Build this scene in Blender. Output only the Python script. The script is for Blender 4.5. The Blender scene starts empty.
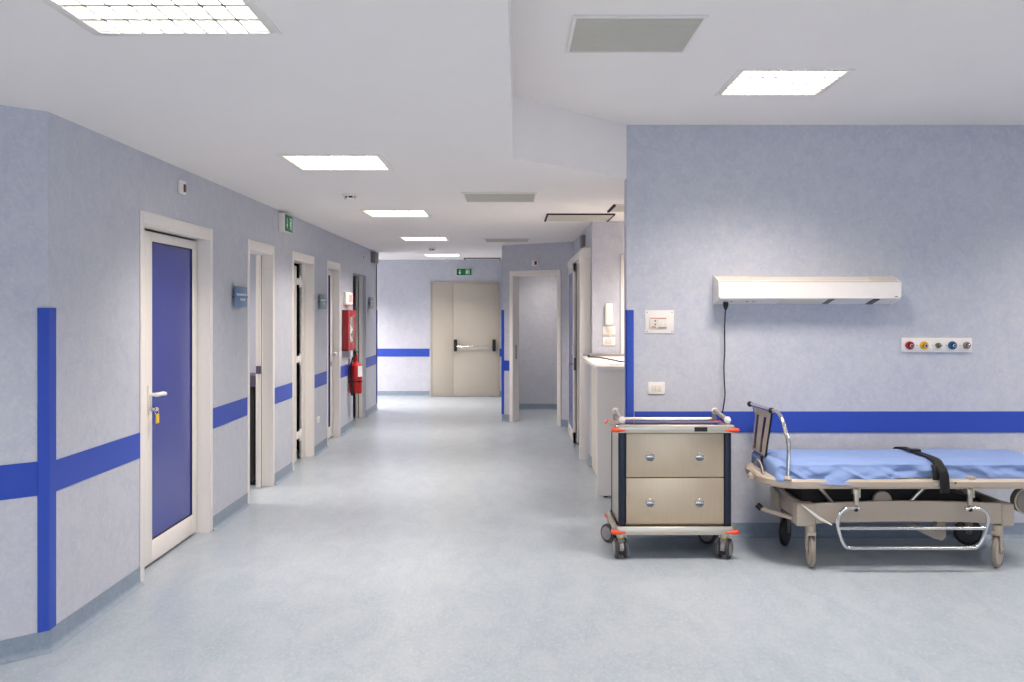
import bpy, bmesh, math
from mathutils import Vector, Matrix, noise
C = bpy.context.scene.collection
F = 950.0
CAMZ = 1.6
# ------------------------------------------------------------------ camera
cd = bpy.data.cameras.new('camera'); cam = bpy.data.objects.new('camera', cd); C.objects.link(cam)
cam.location = (0, 0, CAMZ); cam.rotation_euler = (math.pi/2, 0, 0)
cd.sensor_width = 36; cd.lens = 36*F/1024; cd.shift_y = -31/1024; cd.clip_start = 0.05; cd.clip_end = 60
bpy.context.scene.camera = cam
# ------------------------------------------------------------------ world, exposure
w = bpy.data.worlds.new('world'); bpy.context.scene.world = w; w.use_nodes = True
w.node_tree.nodes['Background'].inputs[0].default_value = (.5, .55, .65, 1)
w.node_tree.nodes['Background'].inputs[1].default_value = .15
vs = bpy.context.scene.view_settings
vs.view_transform = 'Standard'; vs.look = 'None'; vs.gamma = 1; vs.use_curve_mapping = False
vs.exposure = 0.0
LAMP_W = 43.0              # watts of one ceiling panel
LAMP_COL = (1.0, .887, .80)
SPREAD = math.radians(127)
# cool fill light added behind the camera to lift the bluish wall tone
wl = bpy.data.lights.new('added_cool_fill', 'AREA'); wl.shape = 'RECTANGLE'; wl.size = 5.0; wl.size_y = 1.5; wl.energy = 75; wl.color = (.62, .79, 1.0)
wo = bpy.data.objects.new('added_cool_fill', wl); C.objects.link(wo); wo.location = (1.6, -3.48, 1.7); wo.rotation_euler = (math.pi/2, 0, 0)

# ------------------------------------------------------------------ materials
def lin(c):
    return tuple(((v/255+.055)/1.055)**2.4 if v > 10 else v/255/12.92 for v in c)
def mat(name, rgb, rough=.5, metal=0, mott=0, scale=30, stretch=(1, 1, 1), emit=None, estr=0, bump=0, coat=0, trans=0, alpha=1, spec=.5):
    m = bpy.data.materials.new(name); m.use_nodes = True
    nt = m.node_tree; b = nt.nodes['Principled BSDF']
    col = lin(rgb) + (1,)
    b.inputs['Base Color'].default_value = col
    b.inputs['Roughness'].default_value = rough; b.inputs['Metallic'].default_value = metal
    b.inputs['Specular IOR Level'].default_value = spec
    if coat: b.inputs['Coat Weight'].default_value = coat
    if trans: b.inputs['Transmission Weight'].default_value = trans
    if alpha < 1: b.inputs['Alpha'].default_value = alpha
    if emit:
        b.inputs['Emission Color'].default_value = lin(emit) + (1,); b.inputs['Emission Strength'].default_value = estr
    tc = nt.nodes.new('ShaderNodeTexCoord'); mp = nt.nodes.new('ShaderNodeMapping')
    mp.inputs['Scale'].default_value = stretch
    nt.links.new(tc.outputs['Object'], mp.inputs[0])
    n1 = nt.nodes.new('ShaderNodeTexNoise'); n1.inputs['Scale'].default_value = scale; n1.inputs['Detail'].default_value = 4
    n1.inputs['Roughness'].default_value = .65
    nt.links.new(mp.outputs[0], n1.inputs['Vector'])
    k = mott if mott else .015
    r = nt.nodes.new('ShaderNodeMapRange'); r.inputs[1].default_value = .3; r.inputs[2].default_value = .7
    r.inputs[3].default_value = 1-k; r.inputs[4].default_value = 1+k
    nt.links.new(n1.outputs[0], r.inputs[0])
    mx = nt.nodes.new('ShaderNodeMix'); mx.data_type = 'RGBA'; mx.blend_type = 'MULTIPLY'; mx.inputs[0].default_value = 1
    mx.inputs[6].default_value = col
    nt.links.new(r.outputs[0], mx.inputs[7]); nt.links.new(mx.outputs[2], b.inputs['Base Color'])
    if bump:
        bp = nt.nodes.new('ShaderNodeBump'); bp.inputs['Strength'].default_value = bump; bp.inputs['Distance'].default_value = .002
        nt.links.new(n1.outputs[0], bp.inputs['Height']); nt.links.new(bp.outputs[0], b.inputs['Normal'])
    return m
def mottled(name, rgb_a, rgb_b, rgb_c, rough, s1, s2, stretch=(1, 1, 1), spec=.5):
    """vinyl with a cloudy two scale marbling"""
    m = bpy.data.materials.new(name); m.use_nodes = True
    nt = m.node_tree; b = nt.nodes['Principled BSDF']
    b.inputs['Roughness'].default_value = rough; b.inputs['Specular IOR Level'].default_value = spec
    tc = nt.nodes.new('ShaderNodeTexCoord'); mp = nt.nodes.new('ShaderNodeMapping')
    mp.inputs['Scale'].default_value = stretch; nt.links.new(tc.outputs['Object'], mp.inputs[0])
    n1 = nt.nodes.new('ShaderNodeTexNoise'); n1.inputs['Scale'].default_value = s1; n1.inputs['Detail'].default_value = 5
    n1.inputs['Roughness'].default_value = .7; n1.inputs['Distortion'].default_value = .8
    n2 = nt.nodes.new('ShaderNodeTexNoise'); n2.inputs['Scale'].default_value = s2; n2.inputs['Detail'].default_value = 5
    n2.inputs['Roughness'].default_value = .75; n2.inputs['Distortion'].default_value = .4
    for n in (n1, n2): nt.links.new(mp.outputs[0], n.inputs['Vector'])
    c1 = nt.nodes.new('ShaderNodeValToRGB'); c1.color_ramp.elements[0].position = .36; c1.color_ramp.elements[1].position = .64
    c1.color_ramp.elements[0].color = lin(rgb_a)+(1,); c1.color_ramp.elements[1].color = lin(rgb_b)+(1,)
    nt.links.new(n1.outputs[0], c1.inputs[0])
    c2 = nt.nodes.new('ShaderNodeValToRGB'); c2.color_ramp.elements[0].position = .48; c2.color_ramp.elements[1].position = .72
    c2.color_ramp.elements[0].color = (0, 0, 0, 1); c2.color_ramp.elements[1].color = (.75, .75, .75, 1)
    nt.links.new(n2.outputs[0], c2.inputs[0])
    mx = nt.nodes.new('ShaderNodeMix'); mx.data_type = 'RGBA'; mx.inputs[7].default_value = lin(rgb_c)+(1,)
    nt.links.new(c2.outputs[0], mx.inputs[0]); nt.links.new(c1.outputs[0], mx.inputs[6])
    nt.links.new(mx.outputs[2], b.inputs['Base Color'])
    return m
M = {}
M['wall'] = mottled('wall vinyl', (191, 195, 209), (202, 204, 214), (216, 215, 220), .55, 9, 45, spec=.3)
M['floor'] = mottled('floor vinyl', (156, 170, 182), (172, 182, 192), (197, 200, 203), .29, 6, 60, (1, .45, 1), spec=.42)
M['base'] = mottled('baseboard vinyl', (130, 145, 163), (142, 156, 173), (154, 166, 180), .45, 14, 60)
M['ceiling'] = mat('ceiling paint', (250, 244, 241), .9, mott=.008, scale=3, spec=.1)
M['blue'] = mat('blue band', (50, 80, 184), .4, spec=.35)
M['white'] = mat('white lacquer', (247, 241, 236), .35, spec=.4)
M['alu'] = mat('white aluminium', (245, 239, 233), .3, spec=.5)
M['bluepanel'] = mat('blue glossy panel', (66, 76, 156), .25, spec=.5)
M['cream'] = mat('cream painted steel', (226, 220, 208), .45, spec=.3)
M['doublecream'] = mat('stone grey door paint', (190, 183, 170), .45, spec=.3)
M['creamdark'] = mat('grey cream', (160, 154, 140), .5)
M['dark'] = mat('dark rubber', (24, 24, 26), .6)
M['black'] = mat('black plastic', (16, 16, 18), .35)
M['gap'] = mat('dark gap', (30, 28, 30), .9)  # near-black stand-in for the darkness of unlit rooms and gaps
M['steel'] = mat('brushed steel', (206, 197, 182), .3, metal=.95, mott=.04, scale=8, stretch=(1, 1, 60))
M['drawer'] = mat('drawer steel', (204, 184, 158), .38, metal=.75, mott=.05, scale=6, stretch=(60, 1, 1))
M['mirror'] = mat('polished steel', (196, 190, 182), .1, metal=1)
M['chrome'] = mat('chrome', (215, 214, 214), .14, metal=1)
M['navy'] = mat('navy post', (6, 20, 44), .35)
M['orange'] = mat('orange bumper', (238, 84, 40), .4)
M['whiteplastic'] = mat('white plastic', (244, 240, 235), .4)
M['ivory'] = mat('ivory plastic', (236, 228, 214), .45)
M['greyplastic'] = mat('grey plastic', (120, 116, 116), .5)
M['tyre'] = mat('grey tyre', (70, 68, 70), .6)
M['wheelgrey'] = mat('grey wheel', (150, 146, 146), .5)
M['beige'] = mat('beige enamel', (190, 176, 160), .38)
M['beigedark'] = mat('taupe enamel', (140, 132, 122), .45)
M['sheet'] = mat('blue cotton sheet', (132, 156, 204), .85, mott=.03, scale=120, bump=.1, spec=.2)
M['sheetdark'] = mat('dark blue mattress', (44, 66, 110), .7)
M['strap'] = mat('black webbing', (20, 19, 22), .8)
M['brownblack'] = mat('black brown cover', (34, 30, 27), .7)
M['red'] = mat('red paint', (196, 26, 22), .3)
M['redmatt'] = mat('red cabinet paint', (172, 34, 38), .4)
M['yellow'] = mat('yellow plastic', (240, 200, 30), .5)
M['green'] = mat('green sign', (8, 92, 52), .5, emit=(8, 92, 52), estr=.25)
M['signwhite'] = mat('sign white', (190, 225, 200), .5, emit=(190, 225, 200), estr=.25)
M['plateblue'] = mat('blue sign plate', (96, 132, 170), .35)
M['plateteal'] = mat('teal grey sign plate', (120, 148, 156), .35)
M['plategrey'] = mat('grey sign plate', (140, 146, 160), .4)
M['text'] = mat('white lettering', (225, 230, 238), .5)
M['vent'] = mat('vent grey', (222, 218, 208), .7)
M['ventslat'] = mat('vent slat', (214, 210, 200), .7)
M['violet'] = mat('violet grey', (92, 80, 104), .5)
M['gas_red'] = mat('red outlet ring', (176, 30, 44), .35)
M['gas_yellow'] = mat('yellow outlet ring', (232, 178, 20), .35)
M['gas_green'] = mat('olive outlet ring', (120, 116, 80), .35)
M['gas_blue'] = mat('blue outlet ring', (28, 92, 138), .35)
M['gas_grey'] = mat('grey outlet ring', (140, 122, 116), .35)
M['lampglow'] = mat('lamp glow', (255, 250, 235), .6, emit=(255, 246, 226), estr=1.5)
M['tube'] = mat('lamp tube', (255, 252, 240), .6, emit=(255, 250, 235), estr=5)
M['redlit'] = mat('lit alarm lens', (255, 225, 215), .5, emit=(255, 214, 200), estr=1.0)
M['redlight'] = mat('red lit letters', (240, 90, 70), .5, emit=(240, 90, 70), estr=.6)
M['glass'] = mat('clear glass', (225, 232, 232), .08, alpha=.25)
M['paper'] = mat('paper', (244, 244, 244), .8)
M['reflector'] = mat('lamp louvre', (245, 243, 236), .3)

# ------------------------------------------------------------------ mesh building
class MB:
    def __init__(s, M_=None):
        s.bm = bmesh.new(); s.M = M_ or Matrix.Identity(4); s.smooth = True
    def _v(s, pts): return [s.bm.verts.new(s.M @ Vector(p)) for p in pts]
    def box(s, x0, x1, y0, y1, z0, z1, bev=0, seg=2):
        if x0 > x1: x0, x1 = x1, x0
        if y0 > y1: y0, y1 = y1, y0
        if z0 > z1: z0, z1 = z1, z0
        v = s._v([(x0, y0, z0), (x1, y0, z0), (x1, y1, z0), (x0, y1, z0), (x0, y0, z1), (x1, y0, z1), (x1, y1, z1), (x0, y1, z1)])
        fs = [s.bm.faces.new([v[i] for i in q]) for q in ((0, 3, 2, 1), (4, 5, 6, 7), (0, 1, 5, 4), (1, 2, 6, 5), (2, 3, 7, 6), (3, 0, 4, 7))]
        if bev:
            es = list({e for f in fs for e in f.edges})
            bmesh.ops.bevel(s.bm, geom=es, offset=bev, segments=seg, affect='EDGES', profile=.5)
        return s
    def prism(s, poly, a, b, axis='x', bev=0):
        """polygon (2D) extruded from a to b along axis; 2D coordinates are the two other axes in order"""
        def mk(p, t):
            if axis == 'x': return (t, p[0], p[1])
            if axis == 'y': return (p[0], t, p[1])
            return (p[0], p[1], t)
        A = s._v([mk(p, a) for p in poly]); B = s._v([mk(p, b) for p in poly]); n = len(poly)
        fs = [s.bm.faces.new(A), s.bm.faces.new(B[::-1])]
        for i in range(n): fs.append(s.bm.faces.new([A[i], B[i], B[(i+1) % n], A[(i+1) % n]]))
        if bev:
            es = list({e for f in fs[:2] for e in f.edges})
            bmesh.ops.bevel(s.bm, geom=es, offset=bev, segments=2, affect='EDGES', profile=.5)
        return s
    def tube(s, pts, r, n=12, cap=True, closed=False):
        pts = [Vector(p) for p in pts]; rings = []
        rr = r if isinstance(r, (list, tuple)) else [r]*len(pts)
        up = None
        for i, p in enumerate(pts):
            if closed: t = (pts[(i+1) % len(pts)]-pts[i-1]).normalized()
            else: t = (pts[min(i+1, len(pts)-1)]-pts[max(i-1, 0)]).normalized()
            if up is None: up = Vector((0, 0, 1)) if abs(t.z) < .9 else Vector((0, 1, 0))
            a = t.cross(up).normalized(); up = a.cross(t).normalized()
            rings.append(s._v([p+(a*math.cos(2*math.pi*k/n)+up*math.sin(2*math.pi*k/n))*rr[i] for k in range(n)]))
        m = len(rings)
        for i in range(m if closed else m-1):
            A, B = rings[i], rings[(i+1) % m]
            for k in range(n): s.bm.faces.new([A[k], A[(k+1) % n], B[(k+1) % n], B[k]])
        if cap and not closed: s.bm.faces.new(rings[0][::-1]); s.bm.faces.new(rings[-1])
        return s
    def lathe(s, prof, origin, axis='z', n=32):
        """prof: list of (radius, height)"""
        o = Vector(origin); rings = []
        for r, h in prof:
            ps = []
            for k in range(n):
                c, d = r*math.cos(2*math.pi*k/n), r*math.sin(2*math.pi*k/n)
                if isinstance(axis, Matrix): q = axis @ Vector((c, d, h))
                elif axis == 'z': q = Vector((c, d, h))
                elif axis == 'y': q = Vector((c, h, -d))
                else: q = Vector((h, c, d))
                ps.append(o+q)
            rings.append(s._v(ps))
        for A, B in zip(rings, rings[1:]):
            for k in range(n): s.bm.faces.new([A[k], A[(k+1) % n], B[(k+1) % n], B[k]])
        s.bm.faces.new(rings[0][::-1]); s.bm.faces.new(rings[-1])
        return s
    def ball(s, c, r, sc=(1, 1, 1)):
        bmesh.ops.create_uvsphere(s.bm, u_segments=20, v_segments=12, radius=r, matrix=s.M @ Matrix.Translation(c) @ Matrix.Diagonal((*sc, 1)))
        return s
    def grid(s, f, nu, nv):
        V = [s._v([f(i/nu, j/nv) for j in range(nv+1)]) for i in range(nu+1)]
        for i in range(nu):
            for j in range(nv): s.bm.faces.new([V[i][j], V[i+1][j], V[i+1][j+1], V[i][j+1]])
        return s
    def build(s, name, material, parent=None, origin=None, flat=False):
        bmesh.ops.recalc_face_normals(s.bm, faces=s.bm.faces)
        o_ = Vector(origin) if origin is not None else Vector((0, 0, 0))
        p = parent
        while p is not None: o_ = o_ + p.location; p = p.parent
        if parent is None and origin is None: o_ = Vector((0, 0, 0))
        s.bm.transform(Matrix.Translation(-o_))
        me = bpy.data.meshes.new(name)
        for f in s.bm.faces: f.smooth = not flat
        for e in s.bm.edges:
            if len(e.link_faces) == 2 and e.calc_face_angle(0) > math.radians(35): e.smooth = False
        s.bm.to_mesh(me); s.bm.free()
        me.materials.append(material)
        o = bpy.data.objects.new(name, me); C.objects.link(o)
        if parent is not None: o.parent = parent
        elif origin is not None: o.location = origin
        return o
def arc(c, r, a0, a1, n=8):
    return [(c[0]+r*math.cos(math.radians(a0+(a1-a0)*i/n)), c[1]+r*math.sin(math.radians(a0+(a1-a0)*i/n))) for i in range(n+1)]
def smooth_path(pts, n=6):
    pts = [Vector(p) for p in pts]; out = []
    P = [pts[0]]+pts+[pts[-1]]
    for i in range(1, len(P)-2):
        for k in range(n):
            t = k/n
            out.append(.5*((2*P[i])+(P[i+1]-P[i-1])*t+(2*P[i-1]-5*P[i]+4*P[i+1]-P[i+2])*t*t+(3*P[i]-P[i-1]-3*P[i+1]+P[i+2])*t**3))
    out.append(pts[-1]); return out
def thing(name, label, cat, loc, group=None, kind=None):
    o = bpy.data.objects.new(name, None); C.objects.link(o); o.empty_display_size = .1
    o.location = loc; o['label'] = label; o['category'] = cat
    if group: o['group'] = group
    if kind: o['kind'] = kind
    return o
def tag(o, label, cat, group=None, kind=None):
    o['label'] = label; o['category'] = cat
    if group: o['group'] = group
    if kind: o['kind'] = kind
    return o
def struct(o, label=None, cat=None):
    o['kind'] = 'structure'
    if label: o['label'] = label
    if cat: o['category'] = cat
    return o
def P(px, py, Y): return Vector(((px-512)/F*Y, Y, CAMZ-(py-310)/F*Y))
def wy(px, X=-2.175): return -X*F/(512-px)          # depth on the left wall plane at a pixel column

# ------------------------------------------------------------------ key dimensions
XL = -2.175; ZL = 2.53; ZH = 2.905; YR = 6.7; XR = .808; WT = .15
YE = 15.3; YB = 17.6; XM = -.144; YM = 13.7; XS = .84; YS = 12.9; YA = 9.95
NL = (-4.7, 2.03)

# ------------------------------------------------------------------ floor and ceilings
b = MB(); b.box(-6, 6.2, -3.7, 18, -.1, 0); struct(b.build('floor', M['floor']), 'pale blue grey mottled vinyl floor', 'floor')
low_lights = [(-1.09, -.2), (-1.09, 2.89), (-1.095, 5.99), (-1.105, 9.14), (-1.14, 12.4), (-1.18, 16.1), (-3.3, .6), (-3.6, 16.5), (1.5, 8.9), (.62, 14.4), (-3.4, 8.1)]
high_lights = [(1.545, 5.455), (1.545, 2.3), (4.4, 5.455), (4.4, 2.3), (1.545, -.9), (4.4, -.9)]
HS = .295
def ceil_grid(x0, x1, y0, y1, z, holes, b):
    xs = sorted({x0, x1} | {h[0]+d for h in holes for d in (-HS, HS)}); ys = sorted({y0, y1} | {h[1]+d for h in holes for d in (-HS, HS)})
    xs = [x for x in xs if x0 <= x <= x1]; ys = [y for y in ys if y0 <= y <= y1]
    for i in range(len(xs)-1):
        for j in range(len(ys)-1):
            cx, cy = (xs[i]+xs[i+1])/2, (ys[j]+ys[j+1])/2
            if any(abs(cx-h[0]) < HS and abs(cy-h[1]) < HS for h in holes): continue
            b.bm.faces.new(b._v([(xs[i], ys[j], z), (xs[i+1], ys[j], z), (xs[i+1], ys[j+1], z), (xs[i], ys[j+1], z)]))
def inr(h, x0, x1, y0, y1): return x0 < h[0] < x1 and y0 < h[1] < y1
b = MB()
for (x0, x1, y0, y1) in ((-6, -.7, -3.7, 6.7), (-6, 6.2, 6.7, 18)):
    ceil_grid(x0, x1, y0, y1, ZL, [h for h in low_lights if inr(h, x0, x1, y0, y1)], b)
b.bm.faces.new(b._v([(-.7, -3.7, ZL), (-.061, -3.7, ZL), (.0076, 5.82, ZL), (XR, YR, ZL), (-.7, YR, ZL)]))
bmesh.ops.remove_doubles(b.bm, verts=b.bm.verts, dist=1e-5)
struct(b.build('ceiling', M['ceiling'], flat=True), 'low white ceiling over the corridor', 'ceiling')
b = MB(); ceil_grid(-.1, 6.2, -3.7, 7.0, ZH, high_lights, b)
bmesh.ops.remove_doubles(b.bm, verts=b.bm.verts, dist=1e-5)
struct(b.build('ceiling_raised', M['ceiling'], flat=True), 'raised white ceiling over the bay on the right', 'ceiling')
b = MB()
b.prism([(-.09, -3.7), (-.060, -3.7), (.0086, 5.82), (-.02, 5.83)], ZL-.001, ZH+.01, 'z')
b.prism([(0.0086, 5.818), (XR+.0, YR-.003), (XR, YR+.03), (-.02, 5.84)], ZL-.001, ZH+.01, 'z')
struct(b.build('ceiling_step', M['ceiling'], flat=True), 'white vertical step between low and raised ceiling', 'ceiling')

# ------------------------------------------------------------------ walls
doors = [  # outer trim near, outer trim far
    (5.547, 6.887), (7.80, 8.68), (9.39, 10.43), (11.15, 12.01)]
TW = .062; ZO = 2.12; ZT = 2.185
op5 = (12.99, 14.15)
b = MB()
edges = [4.45]
for a, c in doors: edges += [a+TW-.02, c-TW+.02]
edges += [op5[0], op5[1], YE]
for i in range(0, len(edges), 2): b.box(XL-WT, XL, edges[i], edges[i+1], 0, ZL)
for i in range(1, len(edges)-1, 2): b.box(XL-WT, XL, edges[i], edges[i+1], ZO if i < 9 else 2.106, ZL)
b.prism([(-6, YE), (XL, YE), (XL, YE-.12), (-6, YE-.12)], 0, ZL, 'z')
struct(b.build('wall_left', M['wall']), 'pale blue corridor wall with a row of doors', 'wall')
b = MB()
b.prism([(XL, 4.45), (NL[0], NL[1]), (NL[0]-.11, NL[1]+.11), (XL-.11, 4.56)], 0, ZL, 'z')
b.box(NL[0]-.15, NL[0], -3.7, NL[1]+.1, 0, ZL)
struct(b.build('wall_left_near', M['wall']), 'angled pale blue wall in the left foreground', 'wall')
b = MB(); b.box(XR, 6.2, YR, YR+.14, 0, ZH+.02); struct(b.build('wall_right', M['wall']), 'large pale blue wall behind the hospital bed', 'wall')
b = MB(); b.box(6.0, 6.15, -3.7, YR, 0, ZH); b.box(-5, 6.2, -3.7, -3.55, 0, ZH); struct(b.build('wall_behind', M['wall']), 'pale blue wall behind the camera', 'wall')
b = MB(); b.box(-6, XM+.02, YB, YB+.15, 0, ZL); b.box(-5.9, -5.75, YE, YB, 0, ZL); struct(b.build('wall_back', M['wall']), 'pale blue wall at the end of the corridor', 'wall')
# angled wall with the open doorway
ang = math.atan2(-(YM-YS), XS-XM); LM = math.hypot(YM-YS, XS-XM)
TM = Matrix.Translation((XM, YM, 0)) @ Matrix.Rotation(ang, 4, 'Z')     # local x along the wall, local -y towards the corridor
m0, m1 = .149, 1.056
b = MB(TM)
b.box(0, m0+.05, 0, .12, 0, ZL); b.box(m1-.05, LM+.02, 0, .12, 0, ZL); b.box(m0+.05, m1-.05, 0, .12, ZO-.02, ZL)
b2 = Matrix.Identity(4); b.M = b2
b.prism([(XM, YM), (XM+.1, YM+.02), (XM+.1, YB+.1), (XM, YB+.1)], 0, ZL, 'z')
struct(b.build('wall_middle', M['wall']), 'angled pale blue wall with an open doorway', 'wall')
b = MB(); b.box(XM+.1, 2.4, 15.2, 15.3, 0, ZL); b.box(2.3, 2.4, YS-.1, 15.2, 0, ZL); b.box(XS+.12, 2.4, YS-.1, YS, 0, ZL)
struct(b.build('wall_side_room', M['wall']), 'pale blue wall seen through the open doorway', 'wall')
b = MB(); b.box(XS, XS+.12, YA, YS+.1, 0, ZL); struct(b.build('wall_sliding_door', M['wall']), 'pale wall carrying the sliding door', 'wall')
b = MB(); b.box(2.7, 2.82, YR+.14, YA, 0, ZL); struct(b.build('wall_alcove_side', M['wall']), 'side wall of the counter alcove', 'wall')
b = MB(); b.box(XS-.028, XS-.004, YA-.28, YA-.002, 0, 1.085); struct(b.build('wall_pier', M['wall']), 'short low wall piece beside the counter', 'wall')
b = MB(); b.box(XS+.12, 2.8, YA, YA+.12, 0, ZL)
struct(b.build('wall_alcove', M['wall']), 'pale wall with intercom behind the counter', 'wall')
# rooms behind the left wall
b = MB()
b.box(-4.9, -2.325, 9.1, 9.2, 0, ZL); b.box(-4.9, -4.8, 7.0, 9.1, 0, ZL); b.box(-4.9, -2.325, 7.0, 7.1, 0, ZL)
struct(b.build('wall_office', mat('office wall', (214, 218, 230), .7)), 'pale wall inside the first open room', 'wall')
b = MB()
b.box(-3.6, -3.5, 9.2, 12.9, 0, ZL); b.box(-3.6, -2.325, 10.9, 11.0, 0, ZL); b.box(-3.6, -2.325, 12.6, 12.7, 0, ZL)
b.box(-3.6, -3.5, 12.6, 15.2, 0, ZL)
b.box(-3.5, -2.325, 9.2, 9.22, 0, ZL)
struct(b.build('wall_dark_room', M['gap']), 'walls coloured near-black for the darkness of unlit rooms', 'wall')  # the rooms' darkness is put into the wall colour

b = MB()
for a in ((-1.0, 4.2, .88, .94), (-1.0, 4.2, 2.46, 2.52), (-1.0, -.94, .94, 2.46), (4.14, 4.2, .94, 2.46), (1.57, 1.63, .94, 2.46)): b.box(a[0], a[1], -3.56, -3.50, a[2], a[3], .004)
struct(b.build('added_window_1', M['alu']), 'added unseen window frame around the cool fill light', 'window')  # unseen frame added to go with the cool fill light
# ------------------------------------------------------------------ blue bands and baseboards
tn = [0]; bn = 0
def trim(b, label):
    tn[0] += 1; struct(b.build('trim_%d' % tn[0], M['blue']), label, 'trim')
def cove(b, M_, L, h=.1, r=.028):
    """coved skirting running along local x from 0 to L, wall at local y = 0, room at -y"""
    prof = [(0, 0), (0, h), (-.005, h)]+[(-.005-r+r*math.cos(math.radians(a)), r-r*math.sin(math.radians(a))) for a in (0, 20, 45, 70, 90)]
    b.M = M_; b.prism(prof, 0, L, 'x'); b.M = Matrix.Identity(4)
def along(x0, y0, x1, y1):
    return Matrix.Translation((x0, y0, 0)) @ Matrix.Rotation(math.atan2(y1-y0, x1-x0), 4, 'Z'), math.hypot(x1-x0, y1-y0)
B0, B1 = .737, .885
spans = [(4.45, doors[0][0]), (doors[0][1], doors[1][0]), (doors[1][1], doors[2][0]), (doors[2][1], doors[3][0]), (doors[3][1], op5[0]), (op5[1], YE)]
names = ['beside the blue door', 'between the blue door and the first open door', 'between the two open doors', 'left of the narrow door with a round knob', 'behind the fire extinguisher', 'at the far end of the left wall']
for (a, c), nm in zip(spans, names):
    b = MB(); b.box(XL-.002, XL+.004, a, c, B0, B1); trim(b, 'blue stripe on the left wall '+nm)
b = MB()
for a, c in spans:
    m_, L = along(XL, c, XL, a)     # room is on +x : walking towards the camera keeps the wall on the right
    # local -y must face +x: rotate so that x runs from near to far
    m_, L = along(XL, a, XL, c)
    cove(b, m_, L)
struct(b.build('baseboard_left', M['base']), 'blue grey coved skirting along the left wall', 'baseboard')
m_, L = along(NL[0], NL[1], XL, 4.45)
b = MB(m_); b.box(0, L, -.004, .002, B0, B1+.01); trim(b, 'blue stripe on the angled wall in the left foreground')
b = MB(); cove(b, m_, L+.01); struct(b.build('baseboard_left_near', M['base']), 'blue grey coved skirting of the angled foreground wall', 'baseboard')
# vertical corner guard, left foreground
b = MB(m_); b.box(L-.045, L, -.009, .0, .1, 1.61); b.M = Matrix.Identity(4); b.box(XL, XL+.009, 4.45, 4.515, .1, 1.61)
b.prism([(XL, 4.45), (XL+.009, 4.45), (XL+.0062, 4.4435), (XL, 4.4425)], .1, 1.61, 'z')
trim(b, 'tall blue vertical corner guard in the left foreground')
b = MB(); b.box(XL, XL+.008, YE-.08, YE+.004, .1, 1.6); b.box(XL-.08, XL, YE, YE+.006, .1, 1.6); trim(b, 'thin blue corner guard at the far end of left wall')
b = MB(); m_, L = along(XL, YE, -5.7, YE); cove(b, m_, L)
m_, L = along(-5.7, YB, -1.527, YB); cove(b, m_, L); m_, L = along(-.23, YB, XM, YB); cove(b, m_, L)
struct(b.build('baseboard_back', M['base']), 'blue grey skirting of the end wall', 'baseboard')
b = MB(); b.box(-5.7, -1.527, YB-.004, YB, B0, B1); trim(b, 'blue stripe left of the cream double door')
b = MB(); b.box(-.23, XM, YB-.004, YB, B0, B1); trim(b, 'short blue stripe right of the cream double door')
# right wall
b = MB(); b.box(XR+.055, 6.0, YR-.005, YR+.001, B0, B1); trim(b, 'long blue stripe behind the bed on the right wall')
b = MB(); b.box(XR-.004, XR+.050, YR-.008, YR+.001, .1, 1.6); b.box(XR-.006, XR, YR-.008, YR+.06, .1, 1.6); trim(b, 'tall blue corner guard left of the light switch')
b = MB(); m_, L = along(XR, YR, 6.0, YR); cove(b, m_, L); struct(b.build('baseboard_right', M['base']), 'blue grey skirting behind trolley and bed', 'baseboard')
# middle wall
b = MB(TM); b.box(.03, m0, -.004, .001, B0-.01, B1-.01); trim(b, 'short blue stripe left of the open doorway')
b = MB(TM); b.box(-.006, .04, -.007, .0, .1, 1.6); b.M = Matrix.Identity(4); b.box(XM-.006, XM, YM, YM+.04, .1, 1.6); trim(b, 'blue corner guard left of the open doorway')
b = MB(); cove(b, TM, m0)
cove(b, TM @ Matrix.Translation((m1, 0, 0)), LM-m1)
struct(b.build('baseboard_middle', M['base']), 'skirting either side of the open doorway', 'baseboard')
b = MB(); m_, L = along(XM+.1, 15.2, 2.3, 15.2); cove(b, m_, L); struct(b.build('baseboard_side_room', M['base']), 'skirting seen through the open doorway', 'baseboard')
b = MB(); cove(b, along(XS-.03, YA, XS-.03, YA-.28)[0], .28)
struct(b.build('baseboard_alcove', M['base']), 'short skirting beside the white counter', 'baseboard')

# ------------------------------------------------------------------ left doors
def door_root(n, loc, label): return thing('door_%d' % n, label, 'door', loc, kind='structure')
def door_frame(root, y0, y1, name='frame'):
    b = MB(); p = XL+.007
    for a, c in ((y0, y0+TW), (y1-TW, y1)): b.box(XL-.0, p, a, c, 0, ZT, .004)
    b.box(XL, p, y0+TW, y1-TW, ZO, ZT, .004)
    for a, c in ((y0+TW-.02, y0+TW), (y1-TW, y1-TW+.02)): b.box(XL-WT, XL+.004, a, c, 0, ZO+.0)
    b.box(XL-WT, XL+.004, y0+TW, y1-TW, ZO-.02, ZO)
    return b.build(name, M['white'], root)
XF = -2.255    # leaf plane
def leaf_with_panel(root, ya, yb, pa, pb, za=.02, zb=2.09, pz0=.155, pz1=2.03, pm='bluepanel'):
    b = MB()
    b.box(XF-.045, XF, ya, pa, za, zb, .003); b.box(XF-.045, XF, pb, yb, za, zb, .003)
    b.box(XF-.045, XF, pa, pb, za, pz0, .002); b.box(XF-.045, XF, pa, pb, pz1, zb, .002)
    lf = b.build('door_leaf', M['alu'], root)
    b = MB(); g = .006
    for a, c, d, e in ((pa, pa+g, pz0, pz1), (pb-g, pb, pz0, pz1), (pa, pb, pz0, pz0+g), (pa, pb, pz1-g, pz1)): b.box(XF-.02, XF-.004, a, c, d, e)
    b.build('gasket', M['dark'], lf)
    b = MB(); b.box(XF-.03, XF-.012, pa, pb, pz0, pz1); b.build('panel', M[pm], lf)
    return lf
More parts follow.
